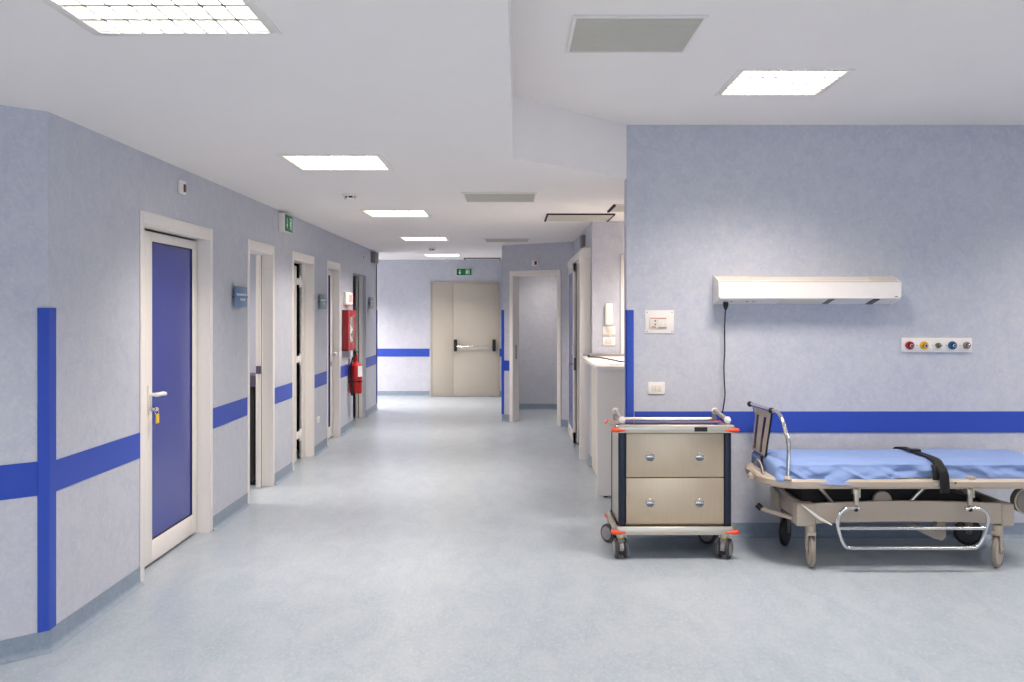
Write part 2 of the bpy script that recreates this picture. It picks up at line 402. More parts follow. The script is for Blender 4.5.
# door 1: blue panel, closed
d = door_root(1, (XL, 6.2, 0), 'white framed door with a tall blue panel, nearest on the left'); door_frame(d, *doors[0])
b = MB(); b.box(XF-.04, XF-.004, doors[0][0]+TW, 5.80, 0, ZO-.02, .003); b.box(XF-.04, XF+.01, 5.80, 6.8, 2.10, ZO-.02); b.build('frame_post', M['alu'], d)
lf = leaf_with_panel(d, 5.803, 6.80, 5.955, 6.71)
b = MB(); b.box(XF-.0, XF+.009, 5.875, 5.915, .95, 1.135, .004); b.build('lock_plate', M['alu'], lf)
b = MB(); b.tube([(XF+.005, 5.895, 1.075), (XF+.05, 5.895, 1.075)], .011)
b.tube(smooth_path([(XF+.045, 5.885, 1.075), (XF+.058, 5.91, 1.075), (XF+.06, 5.97, 1.075), (XF+.056, 6.02, 1.07)]), .0135); b.build('handle', M['whiteplastic'], lf)
b = MB(); b.lathe([(.0, 0), (.014, 0), (.014, .012), (.009, .016), (0, .016)], (XF+.008, 5.895, .985), 'x', 16); b.build('lock_cylinder', M['chrome'], lf)
k = thing('key', 'key with yellow tag hanging from the blue door lock', 'key', (XF+.03, 5.9, .97))
b = MB(); b.box(XF+.022, XF+.045, 5.893, 5.897, .978, .992); b.lathe([(.003, -.002), (.013, -.002), (.013, .002), (.003, .002)], (XF+.05, 5.895, .985), 'y', 16)
b.tube([(XF+.05+.012*math.cos(a/8*math.pi), 5.897+.0*a, .966+.014*math.sin(a/8*math.pi)) for a in range(16)], .0015, 6, closed=True); b.build('key_blade', M['chrome'], k)
b = MB(); b.box(XF+.046, XF+.054, 5.885, 5.93, .895, .955, .0035); b.build('key_tag', M['yellow'], k)
# door 2: pushed aside, room visible
d = door_root(2, (XL, 8.24, 0), 'white framed doorway open on a pale room, second on the left'); door_frame(d, *doors[1])
b = MB(); b.box(XF-.03, XF, 8.50, 8.60, .01, 2.095, .003); lf = b.build('door_leaf', M['alu'], d)
b = MB(); b.box(XF-.02, XF+.004, 8.535, 8.545, .01, 2.09); b.build('leaf_seam', M['greyplastic'], lf)
b = MB(); b.box(XF-.03, XF+.012, 8.47, 8.50, 1.03, 1.1, .004); b.build('lock', M['violet'], lf)
cb = thing('cabinet', 'dark low cabinet glimpsed through the first open doorway', 'cabinet', (-2.72, 8.85, 0))
b = MB(); b.box(-3.2, -2.35, 8.66, 9.08, .02, .9, .01); b.build('body', M['brownblack'], cb)
b = MB(); b.box(-3.22, -2.34, 8.64, 9.09, .9, 1.0, .006); b.build('worktop', M['violet'], cb)
# door 3: hinged leaf with gap
d = door_root(3, (XL, 9.9, 0), 'white framed door standing ajar, third on the left'); door_frame(d, *doors[2])
b = MB(); b.box(XF-.02, XF, 9.46, 9.95, .01, 2.06, .003); lf = b.build('door_leaf', M['alu'], d)
b = MB(); b.box(XF-.02, XF+.002, 10.20, 10.37, 0, ZO-.02, .003); b.build('frame_post', M['alu'], d)
for z in (.28, 1.08, 1.9):
    b = MB(); b.box(XF-.015, XF+.01, 9.93, 10.22, z-.035, z+.035, .004); b.tube([(XF+.012, 10.05, z-.06), (XF+.012, 10.05, z+.06)], .012); b.build('hinge', M['whiteplastic'], lf)
# door 4: closed with round knob
d = door_root(4, (XL, 11.58, 0), 'narrow white framed door with round knob, just before the red cabinet'); door_frame(d, *doors[3])
lf = leaf_with_panel(d, 11.22, 11.935, 11.32, 11.80)
b = MB(); b.tube([(XF, 11.83, 1.05), (XF+.04, 11.83, 1.05)], .011, 12); b.ball((XF+.055, 11.83, 1.05), .026); b.build('knob', M['whiteplastic'], lf)
b = MB(); b.box(XF, XF+.006, 11.81, 11.85, .9, .96, .003); b.build('lock_plate', M['greyplastic'], lf)
# door 5: opening with cream sliding door
d = door_root(5, (XL, 13.6, 0), 'tall opening with cream ribbed door edge behind the fire extinguisher')
b = MB(); y0, y1 = op5
b.box(XL-WT, XL-.055, y1-.02, y1-.0, 0, 2.106); b.box(XL-.10, XL-.085, y1-.04, y1-.02, 0, 2.1, .002)
b.build('door_edge', M['alu'], d)
b = MB(); b.box(XL-.112, XL-.106, y1-.024, y1-.018, 0, 2.1); b.box(XL-WT, XL-.02, y0, y0+.01, 0, 2.1); b.build('door_gap', M['dark'], d)

# ------------------------------------------------------------------ end double door
d = door_root(6, (-.88, YB, 0), 'cream double fire door with push bar at the corridor end')
x0, x1, xs = (430.5-512)/F*YB, (499.3-512)/F*YB, (453.3-512)/F*YB; zt = 1.6+28*YB/F
b = MB()
b.box(x0, x0+.03, YB-.03, YB, 0, zt, .003); b.box(x1-.03, x1, YB-.03, YB, 0, zt, .003); b.box(x0, x1, YB-.03, YB, zt-.03, zt, .003); b.build('frame', M['doublecream'], d)
b = MB(); b.box(x0+.033, xs-.004, YB-.024, YB-.002, .01, zt-.034, .003); b.build('side_leaf', M['doublecream'], d)
b = MB(); b.box(xs+.004, x1-.033, YB-.024, YB-.002, .01, zt-.034, .003); lf = b.build('door_leaf', M['doublecream'], d)
b = MB(); b.box(xs-.003, xs+.003, YB-.02, YB-.001, .01, zt-.034); b.build('leaf_joint', M['creamdark'], d)
pb = MB(); zb = 1.6-36.3*YB/F
pb.tube([(xs+.05, YB-.10, zb), (x1-.10, YB-.10, zb)], .012); br = pb.build('push_bar', M['chrome'], lf)
for xx in (xs+.045, x1-.095):
    b = MB(); b.box(xx-.03, xx+.03, YB-.125, YB-.024, zb-.09, zb+.13, .015); b.build('bar_bracket', M['black'], br)

# ------------------------------------------------------------------ open doorway in the middle wall
d = door_root(7, (.3, 13.35, 0), 'white framed open doorway without a leaf, in the angled wall')
b = MB(TM)
for a in (m0, m1-TW): b.box(a, a+TW, -.016, 0, 0, ZT-.03, .004)
b.box(m0+TW, m1-TW, -.016, 0, ZO-.03, ZT-.03, .004)
b.box(m0+.05, m0+TW, -.008, .13, 0, ZO-.03); b.box(m1-TW, m1-.05, -.008, .13, 0, ZO-.03); b.box(m0+TW, m1-TW, -.008, .13, ZO-.04, ZO-.02)
b.build('frame', M['white'], d)
b = MB(TM); b.box(m0+TW, m0+TW+.004, .05, .07, .9, 1.1); b.build('strike_plate', M['greyplastic'], d)

# ------------------------------------------------------------------ sliding door on the right corridor wall
d = door_root(8, (.8, 11.3, 0), 'sliding door with blue panel under a white track cover')
b = MB(); b.prism([(.73, 2.16), (.73, 2.22), (.76, 2.265), (XS, 2.265), (XS, 2.16)], 10.1, 12.5, 'y', .003); b.build('track_cover', M['white'], d)
b = MB(); b.box(.722, XS-.003, 10.1, 10.2, 0, 2.16, .004); b.build('side_post', M['white'], d)
b = MB(); ya, yb = 11.35, 12.45
b.box(.732, .762, ya, ya+.1, .01, 2.16, .003); b.box(.732, .762, yb-.08, yb, .01, 2.16, .003); b.box(.732, .762, ya, yb, .01, .14, .003); b.box(.732, .762, ya, yb, 2.06, 2.16, .003)
lf = b.build('door_leaf', M['alu'], d)
b = MB(); b.box(.738, .755, ya+.1, yb-.08, .14, 2.06); b.build('panel', M['bluepanel'], lf)
b = MB(); b.box(.77, .8, ya-.03, yb, .01, 2.16, .003); b.build('rear_leaf', M['cream'], d)
b = MB(); b.box(.762, .77, ya-.02, yb, .02, 2.15); b.box(.80, .835, ya-.02, yb, .02, 2.15); b.build('gap_shade', M['gap'], d)  # dark strips painted in for the shade in the gaps by the leaves
b = MB(); b.box(.722, .745, ya-.012, ya+.06, 1.06, 1.17, .006); b.build('lock_cover', M['whiteplastic'], lf)
b = MB(); b.box(.735, .765, ya-.012, ya, .88, 1.03, .004); b.tube([(.735, ya+.03, .955), (.69, ya+.03, .955), (.685, ya+.0, .955), (.685, ya-.05, .955)], .009); b.build('handle', M['greyplastic'], lf)

# ------------------------------------------------------------------ window-less trim on the alcove wall
b = MB(); q0 = P(620.6, 254.6, YA)
b.box(q0.x, q0.x+.07, YA-.016, YA+.0, 0.0, q0.z, .004); b.box(q0.x+.07, q0.x+.95, YA-.016, YA, q0.z-.07, q0.z, .004); b.box(q0.x+.95, q0.x+1.02, YA-.016, YA, 0, q0.z, .004)
tn[0] += 1; struct(b.build('trim_%d' % tn[0], M['white']), 'white door surround half hidden behind the right wall', 'trim')

# ------------------------------------------------------------------ ceiling lights
def make_light(x, y, z, label, power=1.0, group='recessed square ceiling lights', glow=1):
    t = thing('ceiling_light', label, 'ceiling light', (x, y, z), group)
    o = HS+.022; i = HS-.012
    b = MB()
    for a in ((-o, o, -o, -i), (-o, o, i, o), (-o, -i, -i, i), (i, o, -i, i)): b.box(x+a[0], x+a[1], y+a[2], y+a[3], z-.006, z+.004, .002)
    h = .09
    b.box(x-HS, x-i, y-HS, y+HS, z, z+h); b.box(x+i, x+HS, y-HS, y+HS, z, z+h); b.box(x-i, x+i, y-HS, y-i, z, z+h); b.box(x-i, x+i, y+i, y+HS, z, z+h)
    b.build('frame', M['alu'], t)
    b = MB(); b.box(x-i, x+i, y-i, y+i, z+.07, z+h); b.build('reflector', M['lampglow'], t)
    for k in range(4):
        yy = y-i+(k+.5)*2*i/4
        b = MB(); b.tube([(x-i+.02, yy, z+.052), (x+i-.02, yy, z+.052)], .012, 10); b.build('tube', M['tube'], t)
    b = MB()
    for k in range(1, 8):
        q = x-i+k*2*i/8; b.box(q-.004, q+.004, y-i, y+i, z-.004, z+.026)
    for k in range(1, 4):
        q = y-i+k*2*i/4; b.box(x-i, x+i, q-.012, q+.012, z-.004, z+.026)
    b.build('louvre', M['reflector'], t)
    ld = bpy.data.lights.new('lamp_light', 'AREA'); ld.shape = 'SQUARE'; ld.size = 2*i-.02; ld.energy = LAMP_W*power; ld.color = LAMP_COL; ld.spread = SPREAD
    lo = bpy.data.objects.new('lamp_light', ld); C.objects.link(lo); lo.parent = t; lo.location = (0, 0, .004)
    return t
LL = ['large recessed square light at the top left of the ceiling', 'second recessed light over the corridor, above the first open door',
      'third recessed light along the corridor ceiling', 'fourth recessed light along the corridor ceiling', 'farthest recessed light before the cream double door']
make_light(-1.09, -.2, ZL, 'added unseen recessed light overhead behind the camera', 1.0)  # out of view, added to raise the overall brightness
for (x, y), l in zip(low_lights[1:6], LL): make_light(x, y, ZL, l, .92 if y < 7 else 1.05 if y < 15 else 1.0)
make_light(*low_lights[6], ZL, 'added unseen recessed light over the left side behind the camera', .85)  # another unseen panel added for fill light
make_light(*low_lights[7], ZL, 'recessed light in the side passage at the corridor end', 3.6)
make_light(*low_lights[8], ZL, 'recessed light over the counter alcove', 1.15)
make_light(*low_lights[9], ZL, 'recessed light in the room past the open doorway', .36)
make_light(*low_lights[10], ZL, 'recessed light inside the first open room', .9)
HLb = ['square recessed light in the raised ceiling above the bed wall', 'added unseen raised ceiling light just behind the camera', 'added unseen raised ceiling light beyond the right frame edge',
       'added unseen raised ceiling light at the right behind the camera', 'added unseen raised ceiling light far behind the camera', 'added unseen raised ceiling light in the rear right corner']  # all but the first are unseen panels added for brightness
for (x, y), l in zip(high_lights, HLb): make_light(x, y, ZH, l, 1.08 if y > 5 else .85)

# ------------------------------------------------------------------ ceiling vents and detectors
def vent(x0, x1, y0, y1, z, label, slots=False, name='ceiling_vent', dark=None):
    t = thing(name, label, 'vent', ((x0+x1)/2, (y0+y1)/2, z))
    b = MB(); f = .018
    for a in ((x0, x1, y0, y0+f), (x0, x1, y1-f, y1), (x0, x0+f, y0+f, y1-f), (x1-f, x1, y0+f, y1-f)): b.box(*a, z-.012, z, .003)
    b.build('frame', M['alu'], t)
    b = MB(); b.box(x0+f, x1-f, y0+f, y1-f, z-.004, z); b.build('backing', M['vent'], t)
    b = MB(); n = 26
    for k in range(n):
        q = y0+f+(k+.5)*(y1-y0-2*f)/n; b.box(x0+f, x1-f, q-.004, q+.004, z-.009, z-.003)
    b.build('grille', M['ventslat'], t)
    if dark:
        b = MB()
        for a in dark: b.box(*a, z-.016, z-.001)
        b.build('shadow_gap', M['gap'], t)
    return t
vent(.27, .87, 4.2, 4.79, ZH, 'large square grey grille in the raised ceiling', True)
vent(-.40, .20, 7.5, 8.1, ZL, 'grey ceiling grille over the corridor, nearer of two')
vent(-.365, .235, 12.27, 12.87, ZL, 'grey ceiling grille over the corridor, farther one')
vent(.34, .99, 9.15, 9.85, ZL, 'ceiling access panel with dark side gaps by the intercom wall', dark=[(.335, .352, 9.15, 9.85), (.978, .995, 9.15, 9.85), (.34, .99, 9.145, 9.155)])
vent(.90, 1.5, 8.35, 8.92, ZL, 'ceiling access panel peeking out beside the right wall corner', dark=[(.893, .915, 8.35, 8.92)])
vent(-.85, -.22, 16.9, 17.4, ZL, 'flat ceiling panel right above the cream double door', dark=[(-.86, -.845, 16.9, 17.4), (-.225, -.21, 16.9, 17.4), (-.85, -.22, 16.895, 16.91)])
def detector(x, y, z, label, s=1):
    t = thing('smoke_detector', label, 'smoke detector', (x, y, z))
    b = MB(); b.lathe([(0, 0), (.055*s, 0), (.055*s, -.012), (.05*s, -.016), (0, -.016)], (x, y, z)); b.build('base', M['whiteplastic'], t)
    b = MB(); b.lathe([(.0, -.016), (.034*s, -.016), (.034*s, -.03), (0, -.03)], (x, y, z)); b.build('sensor_slots', M['dark'], t)
    b = MB(); b.lathe([(0, -.03), (.042*s, -.03), (.04*s, -.04), (.02*s, -.046), (0, -.046)], (x, y, z)); b.build('cap', M['whiteplastic'], t)
    b = MB()
    for k in range(6):
        a = k*math.pi/3+.3; b.tube([(x+.038*s*math.cos(a), y+.038*s*math.sin(a), z-.014), (x+.038*s*math.cos(a), y+.038*s*math.sin(a), z-.032)], .005*s, 6)
    b.build('rib', M['whiteplastic'], t)
detector(-1.305, 7.65, ZL, 'round smoke detector on the ceiling between corridor lights', 1.15)
detector(-1.2, 14.3, ZL, 'small smoke detector near the farthest ceiling light', 1.0)
detector(-1.18, 17.3, ZL, 'tiny detector above the cream double door', .9)

# ------------------------------------------------------------------ left wall devices
def alarm_plate(Mx, label):
    """Mx: local x along wall, y out of wall, z up"""
    o = Mx.translation
    t = thing('call_button', label, 'alarm button', o)
    b = MB(Mx); b.box(-.055, .055, 0, .02, -.045, .045, .006); b.build('plate', M['whiteplastic'], t)
    b = MB(Mx); b.box(-.002, .038, .018, .026, -.03, .022, .003); b.build('button', mat('dark red lens', (100, 30, 34), .3), t)
ML = lambda y, z, d=0: Matrix.Translation((XL+d, y, z)) @ Matrix(((0, 1, 0, 0), (1, 0, 0, 0), (0, 0, 1, 0), (0, 0, 0, 1)))
alarm_plate(ML(6.235, 2.405), 'small white wall button with red lens above the blue door')
alarm_plate(TM @ Matrix.Translation(((536-510)/51*(m1-m0)+m0, 0, 2.262)) @ Matrix.Diagonal((1, -1, 1, 1)), 'small white button with red lens above the open doorway')
t = thing('wall_sounder', 'small round white disc above the opening behind the extinguisher', 'sounder', (XL, 13.7, 2.36))
b = MB(); b.lathe([(0, 0), (.05, 0), (.045, .025), (0, .03)], (XL, 13.7, 2.36), 'x', 24); b.build('disc', M['whiteplastic'], t)
b = MB(); b.lathe([(0, .028), (.016, .028), (.014, .036), (0, .038)], (XL, 13.7, 2.36), 'x', 16); b.build('lens', M['gas_red'], t)

def pictos(b, Mx, x0, x1, z0, z1, y, arrow_left=True):
    """white pictogram shapes: an arrow pointing down and a door with a running figure"""
    w, h = x1-x0, z1-z0; b.M = Mx
    def poly(pts, t=.0015): b.prism([(x0+p[0]*w, z0+p[1]*h) for p in pts], y, y+t, 'y')
    s = (lambda u: u) if arrow_left else (lambda u: 1-u)
    poly([(s(.20), .80), (s(.25), .80), (s(.25), .42), (s(.31), .42), (s(.225), .14), (s(.14), .42), (s(.20), .42)])
    poly([(s(.62), .12), (s(.62), .84), (s(.86), .84), (s(.86), .12), (s(.82), .12), (s(.82), .76), (s(.66), .76), (s(.66), .12)])
    poly([(s(.70), .60), (s(.76), .66), (s(.79), .60), (s(.74), .44), (s(.80), .30), (s(.77), .16), (s(.73), .16), (s(.76), .29), (s(.70), .38), (s(.64), .20), (s(.62), .24), (s(.68), .44), (s(.70), .52), (s(.65), .50), (s(.65), .55)])
    poly([(s(.74), .72), (s(.77), .72), (s(.77), .67), (s(.74), .67)])
def exit_box(Mx, wd, ht, dp, label, face=True, body='whiteplastic', loc=None):
    o = Mx.translation; t = thing('exit_sign', label, 'exit sign', o)
    b = MB(Mx); b.box(0, wd, 0, dp, 0, ht, .006); b.build('housing', M[body], t)
    if face:
        b = MB(Mx); b.box(wd*.04, wd*.97, dp, dp+.006, ht*.06, ht*.94, .002); fc = b.build('green_face', M['green'], t)
        b = MB(); pictos(b, Mx, wd*.04, wd*.97, ht*.06, ht*.94, dp+.0055, face != 'rev'); b.build('pictogram', M['signwhite'], fc)
    return t
exit_box(ML(8.84, 2.33), .30, .175, .06, 'green exit sign box on the left wall above the first doors')
t = exit_box(ML(14.62, 2.33), .36, .17, .07, 'grey lamp housing at the far end of left wall', False, 'greyplastic'); t.name = 'emergency_light'; t['category'] = 'emergency light'
q = P(456, 276, YB)
exit_box(Matrix.Translation((q.x, YB, q.z)) @ Matrix.Diagonal((1, -1, 1, 1)), .30, .145, .05, 'green exit sign above the cream double door')
t = exit_box(Matrix.Translation((XS, 10.85, 2.33)) @ Matrix(((0, -1, 0, 0), (1, 0, 0, 0), (0, 0, 1, 0), (0, 0, 0, 1))), .3, .13, .045, 'small grey box above the sliding door track', False, 'greyplastic')
t.name = 'emergency_light'; t['category'] = 'emergency light'

def room_sign(y0, y1, z0, z1, m, label):
    t = thing('room_sign', label, 'sign', (XL, (y0+y1)/2, z0))
    b = MB(); b.box(XL+.025, XL+.031, y0, y1, z0, z1, .002); pl = b.build('plate', M[m], t)
    b = MB(); zc = (z0+z1)/2
    for yy in (y0+.03, y1+.0): b.tube([(XL, yy, zc), (XL+.034, yy, zc)], .006, 10)
    b.box(XL+.022, XL+.026, y0+.02, y1+.02, zc-.004, zc+.004); b.build('fixing_pin', M['greyplastic'], t)
    b = MB(); h = z1-z0; wdt = y1-y0
    for r, (f0, f1) in enumerate(((.12, .9), (.42, .78))):
        zz = z0+h*(.60-.24*r); u = f0
        i = 0
        while u < f1:
            ww = (.05, .07, .04, .06)[i % 4]; hh = (.12, .085, .1, .085)[i % 4]
            b.box(XL+.0305, XL+.0325, y0+u*wdt, y0+(u+ww)*wdt, zz-h*.05, zz+h*(hh-.04)); u += ww+.025; i += 1
    b.build('lettering', M['text'], pl)
room_sign(7.36, 7.70, 1.625, 1.785, 'plateblue', 'blue room sign with white lettering beside first open doorway')
room_sign(10.62, 10.98, 1.615, 1.775, 'plateteal', 'teal grey room sign between third and fourth doors')
room_sign(14.35, 14.72, 1.62, 1.8, 'plategrey', 'small grey room sign right of the far opening')
# low socket
t = thing('wall_socket', 'low white wall socket between third and fourth doors', 'socket', (XL, 10.65, .37))
b = MB(); b.box(XL, XL+.01, 10.60, 10.70, .335, .405, .004); b.build('plate', M['whiteplastic'], t)
b = MB(); b.box(XL+.009, XL+.012, 10.625, 10.675, .35, .39, .002); b.build('insert', M['ivory'], t)

# lit alarm sign and red cabinet
t = thing('alarm_light', 'lit white alarm box glowing pink above the red cabinet', 'alarm light', (XL, 12.45, 1.67))
b = MB(); b.box(XL, XL+.035, 12.26, 12.62, 1.665, 1.835, .008); b.build('housing', M['whiteplastic'], t)
b = MB(); b.box(XL+.035, XL+.06, 12.275, 12.605, 1.675, 1.825, .01); ln = b.build('lens', M['redlit'], t)
b = MB()
for k in range(3): b.box(XL+.0595, XL+.062, 12.33+k*.09, 12.38+k*.09, 1.70, 1.80)
b.build('red_marking', M['redlight'], ln)
t = thing('hose_cabinet', 'red wall cabinet with glass front above the extinguisher', 'cabinet', (XL, 12.4, 1.07))
y0, y1, z0, z1 = 12.16, 12.72, 1.075, 1.60
b = MB(); b.box(XL, XL+.012, y0, y1, z0, z1)
for a in ((y0, y0+.012, z0, z1), (y1-.012, y1, z0, z1), (y0, y1, z0, z0+.012), (y0, y1, z1-.012, z1)): b.box(XL, XL+.07, *a)
b.build('body', M['redmatt'], t)
b = MB()
for a in ((y0, y0+.13, z0, z1), (y1-.1, y1, z0, z1), (y0+.13, y1-.1, z0, z0+.09), (y0+.13, y1-.1, z1-.08, z1)): b.box(XL+.07, XL+.08, *a, .002)
dr = b.build('door', M['redmatt'], t)
b = MB(); b.box(XL+.072, XL+.075, y0+.13, y1-.1, z0+.09, z1-.08); b.build('glass_pane', M['glass'], dr)
b = MB(); b.box(XL+.012, XL+.06, y0+.15, y1-.12, z1-.19, z1-.1, .01); b.build('tag', M['greyplastic'], t)
b = MB(); b.tube(smooth_path([(XL+.04, y0+.2, z1-.2), (XL+.045, y1-.2, z1-.26), (XL+.04, y0+.22, z0+.2), (XL+.045, y1-.18, z0+.13)]), .028, 10); b.build('hose', M['paper'], t)
b = MB(); b.tube([(XL+.045, y1-.2, z0+.22), (XL+.045, y1-.16, z0+.12)], .02, 10); b.build('nozzle', mat('green nozzle', (60, 92, 50), .5), t)

# extinguisher
EX, EY = XL+.094, 12.66
t = thing('fire_extinguisher', 'red fire extinguisher hanging on the left wall under the red cabinet', 'fire extinguisher', (EX, EY, .49))
R = .083
b = MB(); b.lathe([(0, .0), (R*.9, .0), (R, .015), (R, .36)]+[(R*math.cos(a), .36+.055*math.sin(a)) for a in (.3, .6, .9, 1.2)]+[(.022, .418), (.022, .435), (0, .435)], (EX, EY, .49)); b.build('cylinder', M['red'], t)
b = MB(); b.lathe([(0, .43), (.024, .43), (.026, .47), (.02, .5), (.012, .53), (0, .53)], (EX, EY, .49)); b.build('valve', M['redmatt'], t)
b = MB(); b.box(EX-.015, EX+.015, EY-.02, EY+.11, 1.03, 1.045, .004); b.prism([(EY-.02, .985), (EY+.09, .955), (EY+.09, .97), (EY-.02, 1.0)], EX-.012, EX+.012, 'x'); b.tube([(EX, EY-.02, .99), (EX, EY-.03, 1.04)], .01, 8); b.build('handle', M['black'], t)
b = MB(); b.tube(smooth_path([(EX-.01, EY-.02, .98), (EX-.03, EY-.07, .96), (EX-.045, EY-.092, .85), (EX-.04, EY-.1, .65), (EX-.03, EY-.1, .50)]), .011, 8)
b.tube([(EX-.03, EY-.1, .55), (EX-.03, EY-.1, .47)], [.013, .02], 10); b.build('hose', M['black'], t)
b = MB(); b.lathe([(R+.001, .15), (R+.003, .15), (R+.003, .172), (R+.001, .172)], (EX, EY, .49)); b.build('strap', M['black'], t)
b = MB()
for i0, (z0, z1) in enumerate(((.715, .86),)):
    b.grid(lambda u, v: (EX+(R+.0015)*math.cos(math.radians(-62+75*u)), EY+(R+.0015)*math.sin(math.radians(-62+75*u)), z0+(z1-z0)*v), 12, 1)
b.build('paper_label', M['paper'], t)
b = MB(); b.box(XL, XL+.012, EY-.03, EY+.03, .62, .95, .003); b.build('wall_bracket', M['greyplastic'], t)

# ------------------------------------------------------------------ alcove: counter, intercom, sockets
t = thing('counter', 'white reception counter behind the steel trolley', 'counter', (1.3, 9.0, 0))
b = MB(); b.box(.72, 2.6, 8.08, YA-.003, 1.09, 1.12, .004); b.build('worktop', M['white'], t)
b = MB(); b.box(.727, 2.6, 8.105, 8.145, .012, 1.09, .003); b.build('front_panel', M['white'], t)
b = MB(); b.box(.81, .835, 8.15, YA-.29, .012, 1.085); b.build('side_panel', M['cream'], t)
b = MB()
for xx in (.8, 1.6, 2.4): b.lathe([(0, 0), (.02, 0), (.018, .012), (0, .012)], (xx, 8.125, 0), 'z', 12)
b.build('foot', M['dark'], t)
b = MB(); b.box(.86, 1.16, 8.3, 8.62, 1.12, 1.126, .001); tag(b.build('paper_stack', M['paper'], origin=(1.0, 8.4, 1.12)), 'white papers lying on the reception counter', 'papers')
b = MB(); b.tube(smooth_path([(.775, 9.62, 1.126), (.86, 9.5, 1.128), (.93, 9.2, 1.126), (.97, 8.9, 1.128), (1.02, 8.68, 1.126), (1.2, 8.65, 1.126)]), .006, 8); b.ball((.775, 9.62, 1.134), .013)
tag(b.build('cable', M['dark'], origin=(.8, 9.5, 1.12)), 'dark cable lying along the back of the counter', 'cable')
b = MB(); b.box(.74, .95, YA-.06, YA-.035, 1.12, 1.145, .004); b.box(.95, 1.3, YA-.05, YA-.03, 1.12, 1.14, .003)
tag(b.build('cable_duct', M['wheelgrey'], origin=(.9, YA-.05, 1.12)), 'grey cable duct at the counter back edge', 'duct')
t = thing('intercom', 'white intercom handset on the wall over the counter', 'intercom', (P(609, 324, YA).x, YA, P(609, 324, YA).z))
a, c = P(605, 324.5, YA), P(613.2, 303, YA)
b = MB(); b.box(a.x+.008, c.x-.004, YA-.02, YA, a.z, c.z, .005); b.build('cradle', M['whiteplastic'], t)
b = MB(); b.box(a.x, c.x-.008, YA-.045, YA-.02, a.z, c.z, .012); b.build('handset', M['whiteplastic'], t)
b = MB(); xm = (a.x+c.x)/2; b.tube(smooth_path([(xm-.01, YA-.03, a.z+.005), (xm-.015, YA-.03, a.z-.04), (xm+.02, YA-.03, a.z-.09), (xm+.0, YA-.03, a.z-.12), (xm-.01, YA-.015, a.z-.06)]), .004, 6); b.build('cord', M['ivory'], t)
def switch_plate(x0, x1, z0, z1, Y, label, n=3, name='light_switch', cat='switch'):
    t = thing(name, label, cat, ((x0+x1)/2, Y, (z0+z1)/2))
    b = MB(); b.box(x0, x1, Y-.009, Y, z0, z1, .003); b.build('plate', M['whiteplastic'], t)
    w_ = (x1-x0)*.62/n; xs_ = (x0+x1)/2-w_*n/2
    for k in range(n):
        b = MB(); b.box(xs_+k*w_+.001, xs_+(k+1)*w_-.001, Y-.013, Y-.008, z0+(z1-z0)*.22, z1-(z1-z0)*.22, .0015); b.build('rocker', M['ivory'], t)
    return t
a, c = P(602.7, 334.5, YA), P(615, 326.3, YA); switch_plate(a.x, c.x, a.z, c.z, YA, 'small white wall plate directly under the intercom', 2)
a, c = P(602.7, 345.5, YA), P(615, 337.2, YA); switch_plate(a.x, c.x, a.z, c.z, YA, 'lower white wall plate just over the counter', 3)

# ------------------------------------------------------------------ right wall devices
a, c = P(648, 394, YR), P(664.7, 382, YR); switch_plate(a.x, c.x, a.z, c.z, YR, 'ivory light switch low beside the blue corner guard', 3)
a, c = P(645, 333.4, YR), P(673.9, 310.2, YR)
t = thing('nurse_call_panel', 'square white call panel above the light switch', 'call panel', ((a.x+c.x)/2, YR, a.z))
b = MB(); b.box(a.x, c.x, YR-.007, YR, a.z, c.z, .002); b.build('plate', M['whiteplastic'], t)
a2, c2 = P(649.4, 328.8, YR), P(666.6, 317.2, YR)
b = MB(); b.box(a2.x, c2.x, YR-.014, YR-.006, a2.z, c2.z, .003); ins = b.build('insert', M['ivory'], t)
b = MB(); 
for (u, v) in ((655, 320.8), (655, 324.4)):
    e = P(u, v, YR); b.lathe([(0, 0), (.006, 0), (.005, -.004), (0, -.004)], (e.x, YR-.0135, e.z), 'y', 12)
b.build('indicator', mat('blue indicator', (60, 80, 130), .4), ins)
b = MB(); e0 = P(651, 327.6, YR); e1 = P(655.5, 326.4, YR); b.box(e0.x, e1.x, YR-.0155, YR-.013, e0.z, e1.z); e0 = P(650, 318.6, YR); e1 = P(666, 317.8, YR); b.box(e0.x, e1.x, YR-.0155, YR-.013, e0.z, e1.z)
e0 = P(658, 328.2, YR); e1 = P(666, 327.2, YR); b.box(e0.x, e1.x, YR-.0155, YR-.013, e0.z, e1.z)
b.build('red_line', mat('faded red', (200, 120, 105), .5), ins)
b = MB()
for k in range(3):
    e0 = P(658.2+k*2.8, 325, YR); e1 = P(660.4+k*2.8, 320.5, YR); b.box(e0.x, e1.x, YR-.0155, YR-.013, e0.z, e1.z, .001)
b.build('key_button', M['whiteplastic'], ins)
b = MB()
for u in (647, 671.8):
    for v in (312.3, 331.4):
        e = P(u, v, YR); b.lathe([(0, 0), (.004, 0), (.003, -.002), (0, -.002)], (e.x, YR-.0068, e.z), 'y', 10)
b.build('screw', M['greyplastic'], t)

